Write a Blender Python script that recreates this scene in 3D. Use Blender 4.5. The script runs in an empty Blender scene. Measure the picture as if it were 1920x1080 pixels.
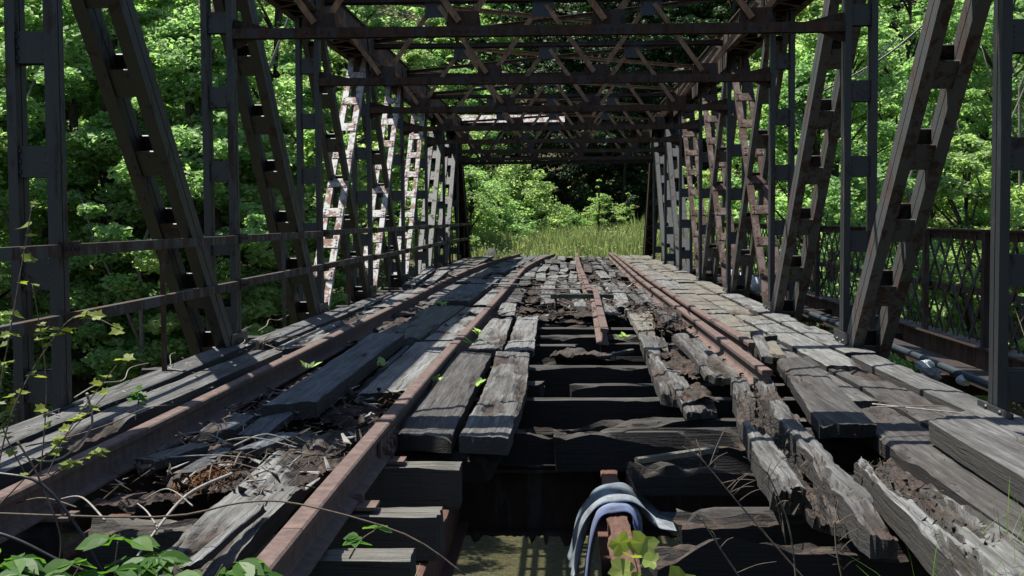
import bpy, math, random
import numpy as np
from mathutils import Vector, Matrix, Euler

# ------------------------------------------------------------------ camera, sky, sun, exposure
SC = bpy.context.scene
COL = SC.collection
CAM = Vector((0.267, 0.0, 1.228))
YAW, PIT, ROL, FPX = 0.04117, 0.05397, 0.00617, 2400.0
cd = bpy.data.cameras.new('camera'); cam = bpy.data.objects.new('camera', cd); COL.objects.link(cam)
F_ = Vector((-math.sin(YAW)*math.cos(PIT), math.cos(YAW)*math.cos(PIT), -math.sin(PIT)))
R_ = Vector((math.cos(YAW), math.sin(YAW), 0)); U_ = R_.cross(F_)
R2 = math.cos(ROL)*R_ - math.sin(ROL)*U_; U2 = math.sin(ROL)*R_ + math.cos(ROL)*U_
cam.matrix_world = Matrix(((R2.x, U2.x, -F_.x, CAM.x), (R2.y, U2.y, -F_.y, CAM.y), (R2.z, U2.z, -F_.z, CAM.z), (0, 0, 0, 1)))
cd.sensor_width = 36; cd.lens = FPX/1920*36; cd.clip_end = 2000; cd.clip_start = 0.05
SC.camera = cam

SUN_EL = math.radians(66.0); SUN_AZ = math.radians(-74.0)      # azimuth clockwise from +Y (ahead); negative = to the left
SUN_V = Vector((math.cos(SUN_EL)*math.sin(SUN_AZ), math.cos(SUN_EL)*math.cos(SUN_AZ), math.sin(SUN_EL)))
w = bpy.data.worlds.new('World'); SC.world = w; w.use_nodes = True
wn = w.node_tree.nodes; wl = w.node_tree.links
bgn = wn['Background']; sky = wn.new('ShaderNodeTexSky'); sky.sky_type = 'NISHITA'; sky.sun_disc = False
sky.sun_elevation = SUN_EL; sky.sun_rotation = SUN_AZ; sky.air_density = 1.0; sky.dust_density = 0.6
wl.new(sky.outputs[0], bgn.inputs[0]); bgn.inputs[1].default_value = 0.09
sl = bpy.data.lights.new('sun', 'SUN'); sl.energy = 5.0; sl.angle = math.radians(0.53); sl.color = (1.0, 0.955, 0.88)
so = bpy.data.objects.new('sun', sl); COL.objects.link(so); so.rotation_euler = SUN_V.to_track_quat('Z', 'Y').to_euler(); so.location = SUN_V*60
SC.view_settings.view_transform = 'Standard'; SC.view_settings.look = 'None'; SC.view_settings.gamma = 1.0
SC.view_settings.exposure = 1.15; SC.view_settings.use_curve_mapping = False
SC.cycles.use_denoising = True; SC.cycles.max_bounces = 9; SC.cycles.diffuse_bounces = 6; SC.cycles.glossy_bounces = 2
SC.cycles.transmission_bounces = 4; SC.cycles.transparent_max_bounces = 4; SC.cycles.sample_clamp_indirect = 4.0

rng = random.Random(11)
npr = np.random.RandomState(11)

# ------------------------------------------------------------------ noise
def _h(ix, iy, s):
    n = (ix.astype(np.int64)*374761393 + iy.astype(np.int64)*668265263 + s*1442695041) & 0x7fffffff
    n = ((n ^ (n >> 13))*1274126177) & 0x7fffffff
    return ((n ^ (n >> 16)) & 0xffff)/65535.0
def vn(x, y, s=0):
    x = np.asarray(x, float); y = np.asarray(y, float)
    ix = np.floor(x); iy = np.floor(y); fx = x-ix; fy = y-iy
    fx = fx*fx*(3-2*fx); fy = fy*fy*(3-2*fy)
    a = _h(ix, iy, s); b = _h(ix+1, iy, s); c = _h(ix, iy+1, s); d = _h(ix+1, iy+1, s)
    return (a*(1-fx)+b*fx)*(1-fy)+(c*(1-fx)+d*fx)*fy
def fbm(x, y, s=0, o=4):
    v = 0; a = .5; t = 0
    for i in range(o):
        v = v + a*vn(x*2**i+i*17.3, y*2**i-i*9.1, s+i); t += a; a *= .5
    return v/t
def sst(a, b, x):
    t = np.clip((x-a)/(b-a), 0, 1); return t*t*(3-2*t)

# ------------------------------------------------------------------ materials
def mat(name):
    m = bpy.data.materials.new(name); m.use_nodes = True
    nt = m.node_tree; nt.nodes.clear(); return m, nt, nt.nodes, nt.links
def nd(N, t, **kw):
    n = N.new(t)
    for k, v in kw.items():
        if k.startswith('i_'): n.inputs[k[2:].replace('_', ' ')].default_value = v
        else: setattr(n, k, v)
    return n
def ramp(N, L, src, stops):
    r = N.new('ShaderNodeValToRGB'); e = r.color_ramp.elements
    while len(e) < len(stops): e.new(.5)
    for i, (p, c) in enumerate(stops):
        e[i].position = p; e[i].color = (c[0], c[1], c[2], 1) if hasattr(c, '__len__') else (c, c, c, 1)
    L.new(src, r.inputs[0]); return r.outputs[0]
def mixc(N, L, f, a, b, mode='MIX'):
    m = N.new('ShaderNodeMix'); m.data_type = 'RGBA'; m.blend_type = mode
    for k, v in ((0, f), (6, a), (7, b)):
        if hasattr(v, 'is_linked'): L.new(v, m.inputs[k])
        elif k == 0: m.inputs[0].default_value = v
        else: m.inputs[k].default_value = (*v, 1)
    return m.outputs[2]
def coords(N, L, scale, rand=True, src='Object'):
    tc = N.new('ShaderNodeTexCoord'); mp = N.new('ShaderNodeMapping'); mp.inputs['Scale'].default_value = scale
    if rand:
        oi = N.new('ShaderNodeObjectInfo'); mu = N.new('ShaderNodeMath'); mu.operation = 'MULTIPLY'; mu.inputs[1].default_value = 57.0
        L.new(oi.outputs['Random'], mu.inputs[0]); ad = N.new('ShaderNodeVectorMath'); ad.operation = 'ADD'
        L.new(tc.outputs[src], ad.inputs[0]); L.new(mu.outputs[0], ad.inputs[1]); L.new(ad.outputs[0], mp.inputs['Vector'])
    else: L.new(tc.outputs[src], mp.inputs['Vector'])
    return mp.outputs[0]
def noise(N, L, vec, scale, detail=5, rough=.6, dist=0.0):
    n = N.new('ShaderNodeTexNoise'); n.inputs['Scale'].default_value = scale; n.inputs['Detail'].default_value = detail
    n.inputs['Roughness'].default_value = rough; n.inputs['Distortion'].default_value = dist
    L.new(vec, n.inputs['Vector']); return n.outputs['Fac']
def finish(N, L, col, rough, bump=None, bstr=.4, bdist=.01, spec=.3, metal=0.0):
    b = N.new('ShaderNodeBsdfPrincipled'); o = N.new('ShaderNodeOutputMaterial')
    if hasattr(col, 'is_linked'): L.new(col, b.inputs['Base Color'])
    else: b.inputs['Base Color'].default_value = (*col, 1)
    if hasattr(rough, 'is_linked'): L.new(rough, b.inputs['Roughness'])
    else: b.inputs['Roughness'].default_value = rough
    b.inputs['Specular IOR Level'].default_value = spec; b.inputs['Metallic'].default_value = metal
    if bump is not None:
        bn = N.new('ShaderNodeBump'); bn.inputs['Strength'].default_value = bstr; bn.inputs['Distance'].default_value = bdist
        L.new(bump, bn.inputs['Height']); L.new(bn.outputs[0], b.inputs['Normal'])
    L.new(b.outputs[0], o.inputs[0]); return b

def wood(name, lo, mid, hi, stain=(.05, .035, .022), stain_amt=.5, tan=None, rough=.85, axis='y', spec=.25, moss=None, core=None):
    sc_ = lambda q: tuple(t*k_ for t, k_ in zip(q, (.475, .49, .505))) if q else q
    lo, mid, hi, stain, tan, core = map(sc_, (lo, mid, hi, stain, tan, core))
    m, nt, N, L = mat(name)
    st = {'y': (26, 1.1, 26), 'x': (1.1, 26, 26)}[axis]
    fine = {'y': (90, 4, 90), 'x': (4, 90, 90)}[axis]
    g = noise(N, L, coords(N, L, st), 1.0, 6, .65, .6)
    g2 = noise(N, L, coords(N, L, fine), 1.0, 4, .6, .3)
    blot = noise(N, L, coords(N, L, (2.2, 1.1, 2.2)), 1.0, 5, .65)
    c = ramp(N, L, g, [(.25, lo), (.5, mid), (.78, hi)])
    c2 = ramp(N, L, g2, [(.3, (.55, .55, .55)), (.7, (1.15, 1.15, 1.15))])
    c = mixc(N, L, 1.0, c, c2, 'MULTIPLY')
    if tan:
        tb = noise(N, L, coords(N, L, (3, .8, 3)), 1.3, 5, .6)
        c = mixc(N, L, ramp(N, L, tb, [(.42, 0.), (.68, .75)]), c, tan)
    c = mixc(N, L, ramp(N, L, blot, [(.50, 0.), (.72, stain_amt)]), c, stain)
    if moss:
        ms = noise(N, L, coords(N, L, (3, 2, 3)), 1.7, 6, .7)
        c = mixc(N, L, ramp(N, L, ms, [(.5, 0.), (.66, .8)]), c, moss)
    # rotted wood laid bare (attribute set where the plank has crumbled away)
    at = N.new('ShaderNodeAttribute'); at.attribute_name = 'rot'
    rn = noise(N, L, coords(N, L, (9, 5, 9)), 1.0, 5, .7)
    rc = ramp(N, L, rn, [(.3, (.010, .007, .005)), (.5, (.030, .021, .016)), (.7, (.072, .048, .033))])
    c = mixc(N, L, at.outputs['Fac'], c, rc)
    if core:                                   # tops keep the bleached tone; shade of other faces put into dark colour
        ge = N.new('ShaderNodeNewGeometry'); sx_ = N.new('ShaderNodeSeparateXYZ'); L.new(ge.outputs['True Normal'], sx_.inputs[0])
        c = mixc(N, L, ramp(N, L, sx_.outputs[2], [(.5, 1.), (.82, 0.)]), c, core)
    # checks: thin dark cracks along the grain
    ck = noise(N, L, coords(N, L, {'y': (34, .7, 34), 'x': (.7, 34, 34)}[axis]), 1.0, 2, .5, .8)
    ckr = ramp(N, L, ck, [(.30, 0.), (.345, 1.)])
    sp = noise(N, L, coords(N, L, (60, 60, 60)), 1.0, 3, .6)
    hsum = N.new('ShaderNodeMath'); hsum.operation = 'MULTIPLY_ADD'; L.new(g2, hsum.inputs[0]); hsum.inputs[1].default_value = .7; L.new(g, hsum.inputs[2])
    h2 = N.new('ShaderNodeMath'); h2.operation = 'MULTIPLY_ADD'; L.new(ckr, h2.inputs[0]); h2.inputs[1].default_value = 1.1; L.new(hsum.outputs[0], h2.inputs[2])
    h3 = N.new('ShaderNodeMath'); h3.operation = 'MULTIPLY_ADD'; L.new(sp, h3.inputs[0]); h3.inputs[1].default_value = .35; L.new(h2.outputs[0], h3.inputs[2])
    finish(N, L, c, rough, h3.outputs[0], .9, .012, spec)
    return m
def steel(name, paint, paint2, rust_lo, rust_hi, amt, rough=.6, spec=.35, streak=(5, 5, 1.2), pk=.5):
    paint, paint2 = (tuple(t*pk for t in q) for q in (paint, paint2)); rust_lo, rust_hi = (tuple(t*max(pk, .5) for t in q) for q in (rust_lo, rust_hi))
    m, nt, N, L = mat(name)
    a = noise(N, L, coords(N, L, streak), 1.0, 6, .7, .4)
    b = noise(N, L, coords(N, L, (22, 22, 9)), 1.0, 5, .65)
    p = mixc(N, L, b, paint, paint2)
    s = N.new('ShaderNodeMath'); s.operation = 'MULTIPLY_ADD'; L.new(b, s.inputs[0]); s.inputs[1].default_value = .35; L.new(a, s.inputs[2])
    f = ramp(N, L, s.outputs[0], [(max(0, .86-amt*.6), 0.), (max(.02, .94-amt*.6), 1.)])
    rn = noise(N, L, coords(N, L, (14, 14, 6)), 1.0, 6, .7)
    r = ramp(N, L, rn, [(.3, rust_lo), (.7, rust_hi)])
    c = mixc(N, L, f, p, r)
    fi = noise(N, L, coords(N, L, (120, 120, 120)), 1.0, 3, .6)
    hb = N.new('ShaderNodeMath'); hb.operation = 'MULTIPLY_ADD'; L.new(f, hb.inputs[0]); hb.inputs[1].default_value = -.6; L.new(fi, hb.inputs[2])
    rr = N.new('ShaderNodeMapRange'); L.new(f, rr.inputs[0]); rr.inputs[3].default_value = rough; rr.inputs[4].default_value = .92
    finish(N, L, c, rr.outputs[0], hb.outputs[0], .35, .006, spec)
    return m
def leafmat(name, stops, trans=.45, rough=.5, tmul=(1.5, 1.7, .6), spec=.35):
    m, nt, N, L = mat(name)
    g = N.new('ShaderNodeNewGeometry')
    oi = N.new('ShaderNodeObjectInfo')
    av = N.new('ShaderNodeMath'); av.operation = 'MULTIPLY_ADD'; L.new(oi.outputs['Random'], av.inputs[0]); av.inputs[1].default_value = .35
    mu = N.new('ShaderNodeMath'); mu.operation = 'MULTIPLY'; L.new(g.outputs['Random Per Island'], mu.inputs[0]); mu.inputs[1].default_value = .65
    L.new(mu.outputs[0], av.inputs[2])
    c = ramp(N, L, av.outputs[0], stops)
    b = N.new('ShaderNodeBsdfPrincipled'); L.new(c, b.inputs['Base Color']); b.inputs['Roughness'].default_value = rough; b.inputs['Specular IOR Level'].default_value = spec
    t = N.new('ShaderNodeBsdfTranslucent'); tc = mixc(N, L, 1.0, c, tmul, 'MULTIPLY'); L.new(tc, t.inputs[0])
    mx = N.new('ShaderNodeMixShader'); mx.inputs[0].default_value = trans; L.new(b.outputs[0], mx.inputs[1]); L.new(t.outputs[0], mx.inputs[2])
    o = N.new('ShaderNodeOutputMaterial'); L.new(mx.outputs[0], o.inputs[0]); return m

M = {}
M['wood_grey'] = wood('weathered_grey_wood', (.055, .052, .048), (.18, .173, .16), (.40, .395, .375), stain=(.055, .046, .038), stain_amt=.75, core=(.07, .064, .056))
M['wood_pale'] = wood('bleached_pale_wood', (.11, .105, .095), (.29, .283, .262), (.50, .495, .475), stain=(.085, .072, .058), stain_amt=.62, core=(.07, .064, .056))
M['wood_tan'] = wood('tan_plank_wood', (.12, .11, .09), (.26, .245, .205), (.39, .375, .33), stain=(.10, .068, .042), stain_amt=.6, tan=(.29, .25, .175))
M['wood_dark'] = wood('dark_damp_wood', (.04, .034, .03), (.115, .105, .095), (.25, .24, .225), stain=(.04, .031, .025), stain_amt=.7, core=(.03, .026, .023))
M['wood_blue_shade'] = wood('shade_tinted_plank', (.05, .055, .06), (.16, .175, .185), (.36, .385, .40), stain=(.05, .05, .046), stain_amt=.6, moss=None, core=(.07, .064, .056))  # bluish shade under the top chord put into the plank colour
M['wood_moss'] = wood('mossy_plank', (.06, .065, .055), (.15, .155, .14), (.24, .245, .22), stain=(.04, .045, .03), stain_amt=.6, moss=(.05, .07, .03))
M['wood_tie'] = wood('cross_tie_wood', (.03, .027, .024), (.10, .092, .08), (.26, .245, .215), stain=(.025, .02, .016), stain_amt=.7, axis='x', core=(.022, .02, .018))
M['wood_tie_pale'] = wood('cut_tie_wood', (.10, .092, .075), (.235, .22, .185), (.36, .345, .30), stain=(.05, .042, .03), stain_amt=.5, axis='x', core=(.075, .07, .058))
M['steel'] = steel('shaded_grey_painted_steel', (.036, .042, .047), (.068, .077, .083), (.020, .012, .009), (.085, .05, .034), .22, rough=.46, spec=.4, pk=.32)  # grey paint darkened: shade on the members put into its colour
M['steel_lit'] = steel('sunlit_grey_painted_steel', (.10, .112, .118), (.18, .19, .19), (.03, .018, .013), (.12, .07, .048), .32, rough=.5, spec=.35, pk=.38)  # lighter copy of that paint: sun on right diagonals put into colour
M['steel_pale'] = steel('sunlit_pale_peeling_steel', (.54, .55, .54), (.74, .74, .72), (.16, .08, .06), (.44, .27, .21), .34, streak=(9, 9, 2.5), pk=.42)  # peeling paint, pale because sunlight is put into its colour
M['steel_red'] = steel('red_primer_steel', (.085, .052, .044), (.14, .085, .068), (.03, .018, .013), (.11, .06, .042), .42)
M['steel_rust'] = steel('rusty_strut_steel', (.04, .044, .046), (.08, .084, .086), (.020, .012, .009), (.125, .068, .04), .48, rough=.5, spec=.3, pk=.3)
M['rust_bar_sunlit'] = steel('sunlit_rusty_lattice_bar', (.10, .085, .075), (.17, .14, .12), (.07, .042, .028), (.34, .20, .115), .58, pk=.75)  # rust, with sun on the overhead bars put in as a brighter tone
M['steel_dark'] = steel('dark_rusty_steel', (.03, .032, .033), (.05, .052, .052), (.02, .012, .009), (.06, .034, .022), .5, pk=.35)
M['steel_handrail'] = steel('handrail_steel', (.07, .08, .084), (.12, .13, .132), (.035, .02, .013), (.15, .085, .048), .40, rough=.5, spec=.3, pk=.4)
M['rail'] = steel('rusted_rail', (.12, .08, .066), (.175, .118, .098), (.09, .058, .047), (.25, .165, .135), .8, rough=.5, spec=.45)
M['rust_flake'] = steel('flaking_rust', (.09, .06, .05), (.14, .09, .07), (.09, .042, .03), (.20, .10, .065), .8)

def simple(name, col, rough=.7, spec=.3, var=.3, sc=20):
    col = tuple(t*.6 for t in col)
    m, nt, N, L = mat(name)
    n = noise(N, L, coords(N, L, (sc, sc, sc)), 1.0, 4, .6)
    c = ramp(N, L, n, [(.3, tuple(x*(1-var) for x in col)), (.7, tuple(x*(1+var) for x in col))])
    finish(N, L, c, rough, n, .25, .005, spec); return m
M['bark'] = simple('bark', (.075, .062, .05), .9, .1, .5, 9)
M['bark_pale'] = simple('pale_bark', (.20, .185, .16), .9, .1, .4, 9)
M['twig'] = simple('dry_twig', (.17, .135, .10), .85, .2, .35, 40)
M['twig_pale'] = simple('bleached_twig', (.34, .31, .27), .85, .2, .3, 40)
M['cable'] = simple('black_cable', (.02, .021, .023), .45, .4, .3, 30)
M['pipe'] = simple('blue_grey_pipe', (.035, .048, .06), .5, .4, .3, 8)
M['pvc'] = simple('white_wrapped_pipe', (.62, .66, .66), .5, .4, .2, 6)
M['concrete'] = simple('concrete', (.13, .13, .12), .9, .2, .3, 6)
M['litter_white'] = simple('white_plastic', (.55, .58, .56), .5, .4, .3, 8)
M['litter_yellow'] = simple('yellow_plastic', (.45, .33, .07), .5, .4, .3, 8)
M['chip_pale'] = simple('pale_wood_chip', (.30, .29, .265), .9, .2, .4, 25)
M['chip_dark'] = simple('dark_wood_chip', (.07, .055, .043), .9, .2, .6, 25)
M['rot_orange'] = simple('orange_rotten_wood', (.20, .10, .05), .95, .1, .6, 35)
M['stone'] = simple('pebble', (.26, .25, .23), .9, .2, .4, 12)

M['leaf_tree'] = leafmat('spring_leaves', [(.0, (.095, .18, .07)), (.45, (.175, .285, .105)), (.8, (.26, .37, .15)), (1., (.38, .46, .24))], .58, tmul=(1.6, 1.75, 1.2))
M['leaf_fresh'] = leafmat('fresh_leaves', [(.0, (.115, .195, .072)), (.5, (.20, .295, .11)), (1., (.34, .42, .21))], .6, tmul=(1.65, 1.7, 1.1))
M['leaf_shade_dark'] = leafmat('shade_dark_leaves', [(.0, (.010, .026, .010)), (.5, (.018, .045, .015)), (1., (.035, .075, .022))], .25)  # deep wood shade put into the leaf colour
M['leaf_vine'] = leafmat('vine_leaves', [(.0, (.09, .14, .022)), (.5, (.16, .21, .03)), (1., (.24, .27, .045))], .55, tmul=(1.5, 1.45, .7))
M['leaf_creeper'] = leafmat('creeper_leaves', [(.0, (.03, .085, .014)), (.5, (.055, .13, .02)), (1., (.11, .20, .035))], .5)
M['leaf_tulip'] = leafmat('yellow_green_leaves', [(.0, (.15, .21, .034)), (1., (.23, .28, .07))], .5, tmul=(1.4, 1.4, .7))
M['grass'] = leafmat('grass', [(.0, (.07, .15, .03)), (.5, (.12, .21, .045)), (1., (.20, .28, .08))], .4)
M['meadow'] = leafmat('meadow_grass', [(.0, (.15, .21, .08)), (.5, (.23, .29, .125)), (1., (.36, .39, .22))], .5, tmul=(1.3, 1.3, .9))

M['leaf_weed'] = leafmat('meadow_weed_leaves', [(.0, (.14, .19, .075)), (.5, (.20, .25, .11)), (1., (.27, .31, .16))], .5, tmul=(1.3, 1.3, .9))
def ground_mat():
    m, nt, N, L = mat('leaf_litter_ground')
    a = noise(N, L, coords(N, L, (1, 1, 1), False), .8, 6, .65); b = noise(N, L, coords(N, L, (1, 1, 1), False), 9, 5, .7)
    c = ramp(N, L, a, [(.35, (.035, .042, .018)), (.55, (.075, .07, .035)), (.7, (.06, .10, .03))])
    c = mixc(N, L, .5, c, ramp(N, L, b, [(.3, (.02, .018, .012)), (.7, (.16, .14, .09))]))
    finish(N, L, c, .95, b, .8, .08, .1); return m
M['ground'] = ground_mat()
def water_mat():
    m, nt, N, L = mat('murky_river_water')
    b = N.new('ShaderNodeBsdfPrincipled'); o = N.new('ShaderNodeOutputMaterial')
    a = noise(N, L, coords(N, L, (1, 1, 1), False), .5, 4, .6)
    L.new(ramp(N, L, a, [(.3, (.11, .105, .052)), (.7, (.155, .148, .082))]), b.inputs['Base Color'])
    b.inputs['Roughness'].default_value = .04; b.inputs['IOR'].default_value = 1.33; b.inputs['Specular IOR Level'].default_value = .5
    n = noise(N, L, coords(N, L, (1, 2.2, 1), False), 3.2, 5, .62, .4)
    n2 = noise(N, L, coords(N, L, (1, 1.4, 1), False), 13, 3, .6)
    s = N.new('ShaderNodeMath'); s.operation = 'MULTIPLY_ADD'; L.new(n2, s.inputs[0]); s.inputs[1].default_value = .3; L.new(n, s.inputs[2])
    bn = N.new('ShaderNodeBump'); bn.inputs['Strength'].default_value = 1.0; bn.inputs['Distance'].default_value = .5; L.new(s.outputs[0], bn.inputs['Height']); L.new(bn.outputs[0], b.inputs['Normal'])
    L.new(b.outputs[0], o.inputs[0]); return m
M['water'] = water_mat()
def cloth_mat():
    m, nt, N, L = mat('striped_cloth')
    at = N.new('ShaderNodeAttribute'); at.attribute_name = 'strip'
    c = ramp(N, L, at.outputs['Fac'], [(.0, (.065, .085, .16)), (.18, (.13, .16, .25)), (.22, (.19, .22, .28)), (.30, (.20, .225, .235)), (.6, (.16, .185, .20)), (1., (.12, .15, .175))])
    n = noise(N, L, coords(N, L, (9, 9, 9)), 1., 5, .6)
    c = mixc(N, L, ramp(N, L, n, [(.42, 0.), (.66, .75)]), c, (.055, .058, .055))
    wv = noise(N, L, coords(N, L, (160, 160, 160)), 1., 2, .5)
    finish(N, L, c, 1.0, wv, .3, .003, .0); return m
M['cloth'] = cloth_mat()

# ------------------------------------------------------------------ mesh helpers
class MB:
    def __init__(s): s.v = []; s.f = []; s.att = []
    def quadbox(s, P):                        # P: 8 points, bottom ring then top ring
        n = len(s.v); s.v += [tuple(p) for p in P]
        s.f += [(n+3, n+2, n+1, n), (n+4, n+5, n+6, n+7), (n, n+1, n+5, n+4), (n+1, n+2, n+6, n+5), (n+2, n+3, n+7, n+6), (n+3, n, n+4, n+7)]
    def box(s, x0, x1, y0, y1, z0, z1):
        s.quadbox([(x0, y0, z0), (x1, y0, z0), (x1, y1, z0), (x0, y1, z0), (x0, y0, z1), (x1, y0, z1), (x1, y1, z1), (x0, y1, z1)])
    def beam(s, a, b, wd, hd, side):          # box from a to b; wd along `side`, hd along the third axis
        a = Vector(a); b = Vector(b); t = (b-a).normalized(); side = Vector(side); side = (side - t*side.dot(t)).normalized(); n = t.cross(side)
        q = []
        for p in (a, b):
            for i, j in ((-1, -1), (1, -1), (1, 1), (-1, 1)): q.append(p + side*(i*wd/2) + n*(j*hd/2))
        s.quadbox(q)
    def tube(s, pts, r, k=6, r1=None, cap=True):
        pts = [Vector(p) for p in pts]; n0 = len(s.v); m = len(pts); r1 = r if r1 is None else r1
        for i, p in enumerate(pts):
            t = (pts[min(i+1, m-1)]-pts[max(i-1, 0)]).normalized()
            a = t.orthogonal() if i == 0 else (pa - t*pa.dot(t))
            a.normalize(); pa = a; b = t.cross(a); rr = r+(r1-r)*i/max(1, m-1)
            for j in range(k):
                an = 2*math.pi*j/k; s.v.append(tuple(p+a*(rr*math.cos(an))+b*(rr*math.sin(an))))
        for i in range(m-1):
            for j in range(k):
                A = n0+i*k+j; B = n0+i*k+(j+1) % k; s.f.append((A, B, B+k, A+k))
        if cap: s.f.append(tuple(n0+j for j in reversed(range(k)))); s.f.append(tuple(n0+(m-1)*k+j for j in range(k)))
    def dome(s, c, nrm, r, h, k=6):
        c = Vector(c); nrm = Vector(nrm).normalized(); a = nrm.orthogonal().normalized(); b = nrm.cross(a); n0 = len(s.v)
        for rr, hh in ((r, 0), (r*.75, h*.7)):
            for j in range(k):
                an = 2*math.pi*j/k; s.v.append(tuple(c+a*(rr*math.cos(an))+b*(rr*math.sin(an))+nrm*hh))
        s.v.append(tuple(c+nrm*h))
        for j in range(k):
            j2 = (j+1) % k; s.f.append((n0+j, n0+j2, n0+k+j2, n0+k+j)); s.f.append((n0+k+j, n0+k+j2, n0+2*k))
def mkmesh(name, V, Fc, m, smooth=False, attr=None, attr_name='rot'):
    me = bpy.data.meshes.new(name); me.from_pydata(V, [], Fc); me.materials.append(m)
    if attr is not None:
        a = me.attributes.new(attr_name, 'FLOAT', 'POINT'); a.data.foreach_set('value', np.asarray(attr, np.float32))
    if smooth: me.polygons.foreach_set('use_smooth', [True]*len(me.polygons))
    me.update(); return me
def wloc(o):
    p = Vector((0, 0, 0))
    while o is not None: p = p + o.location; o = o.parent
    return p
def link(o, parent=None):
    COL.objects.link(o)
    if parent is not None: o.parent = parent
    return o
def tag(o, label=None, cat=None, group=None, kind=None):
    for k, v in (('label', label), ('category', cat), ('group', group), ('kind', kind)):
        if v: o[k] = v
    return o
def empty(name, loc, label=None, cat=None, group=None, kind=None, parent=None):
    o = bpy.data.objects.new(name, None); o.empty_display_size = .2; link(o, parent)
    o.location = Vector(loc) - (wloc(parent) if parent else Vector((0, 0, 0)))
    return tag(o, label, cat, group, kind)
def build(name, mb, m, parent=None, origin=None, smooth=False, attr=None, attr_name='rot'):
    V = np.array(mb.v, float)
    if origin is None: origin = ((V[:, 0].min()+V[:, 0].max())/2, (V[:, 1].min()+V[:, 1].max())/2, V[:, 2].min())
    V = V-np.array(origin)
    o = bpy.data.objects.new(name, mkmesh(name, V.tolist(), mb.f, m, smooth, attr, attr_name)); link(o, parent)
    o.location = Vector(origin) - (wloc(parent) if parent else Vector((0, 0, 0)))
    return o
def place(name, me, loc, parent=None, rot=None, scale=None):
    o = bpy.data.objects.new(name, me); link(o, parent)
    o.location = Vector(loc) - (wloc(parent) if parent else Vector((0, 0, 0)))
    if rot is not None: o.rotation_euler = rot.to_euler() if isinstance(rot, Matrix) else rot
    if scale is not None: o.scale = scale if hasattr(scale, '__len__') else (scale,)*3
    return o

# ------------------------------------------------------------------ terrain and river
def river_n(x, y): return (-.5*x + (y-23.0))/1.118
def terr(x, y):
    x = np.asarray(x, float); y = np.asarray(y, float)
    n = river_n(x, y)
    far = -7.6 + 5.3*sst(8.0, 12.0, n) + .30*np.clip(n-13, 0, 30) + .62*np.clip(n-43, 0, 55)
    near = -7.6 + 6.4*sst(9.0, 15.5, -n) + .25*np.clip(-n-18, 0, 40)
    z = np.where(n > 0, far, near)
    emb = sst(9, 5, np.abs(x))*sst(40.5, 44, y)
    z = z*(1-emb) + emb*np.maximum(np.clip((y-62)*.3, 0, 40)-.12, -.12)
    ab = sst(7, 4.2, np.abs(x))*sst(4.0, 2.6, y); z = z*(1-ab) + ab*(-.35)
    z = z + .25*(fbm(x*.3, y*.3, 5)-.5) + .8*(fbm(x*.06, y*.06, 8)-.5)*sst(14, 30, np.abs(n))
    return z
gx = np.concatenate([np.linspace(-260, -52, 22), np.linspace(-50, 60, 111), np.linspace(64, 280, 22)])
gy = np.concatenate([np.linspace(-120, -12, 12), np.linspace(-10, 90, 101), np.linspace(94, 330, 40)])
GX, GY = np.meshgrid(gx, gy, indexing='ij'); GZ = terr(GX, GY)
gm = MB(); gm.v = np.stack([GX, GY, GZ], -1).reshape(-1, 3).tolist(); ny = len(gy)
gm.f = [(i*ny+j, (i+1)*ny+j, (i+1)*ny+j+1, i*ny+j+1) for i in range(len(gx)-1) for j in range(ny-1)]
tag(build('ground', gm, M['ground'], None, (0, 0, 0), True), kind='structure')
wm = MB(); wm.v = [(-260, -160, -6.4), (260, -160, -6.4), (260, 280, -6.4), (-260, 280, -6.4)]; wm.f = [(0, 1, 2, 3)]
tag(build('river_water', wm, M['water'], None, (0, 0, -6.4)), kind='structure')
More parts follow.
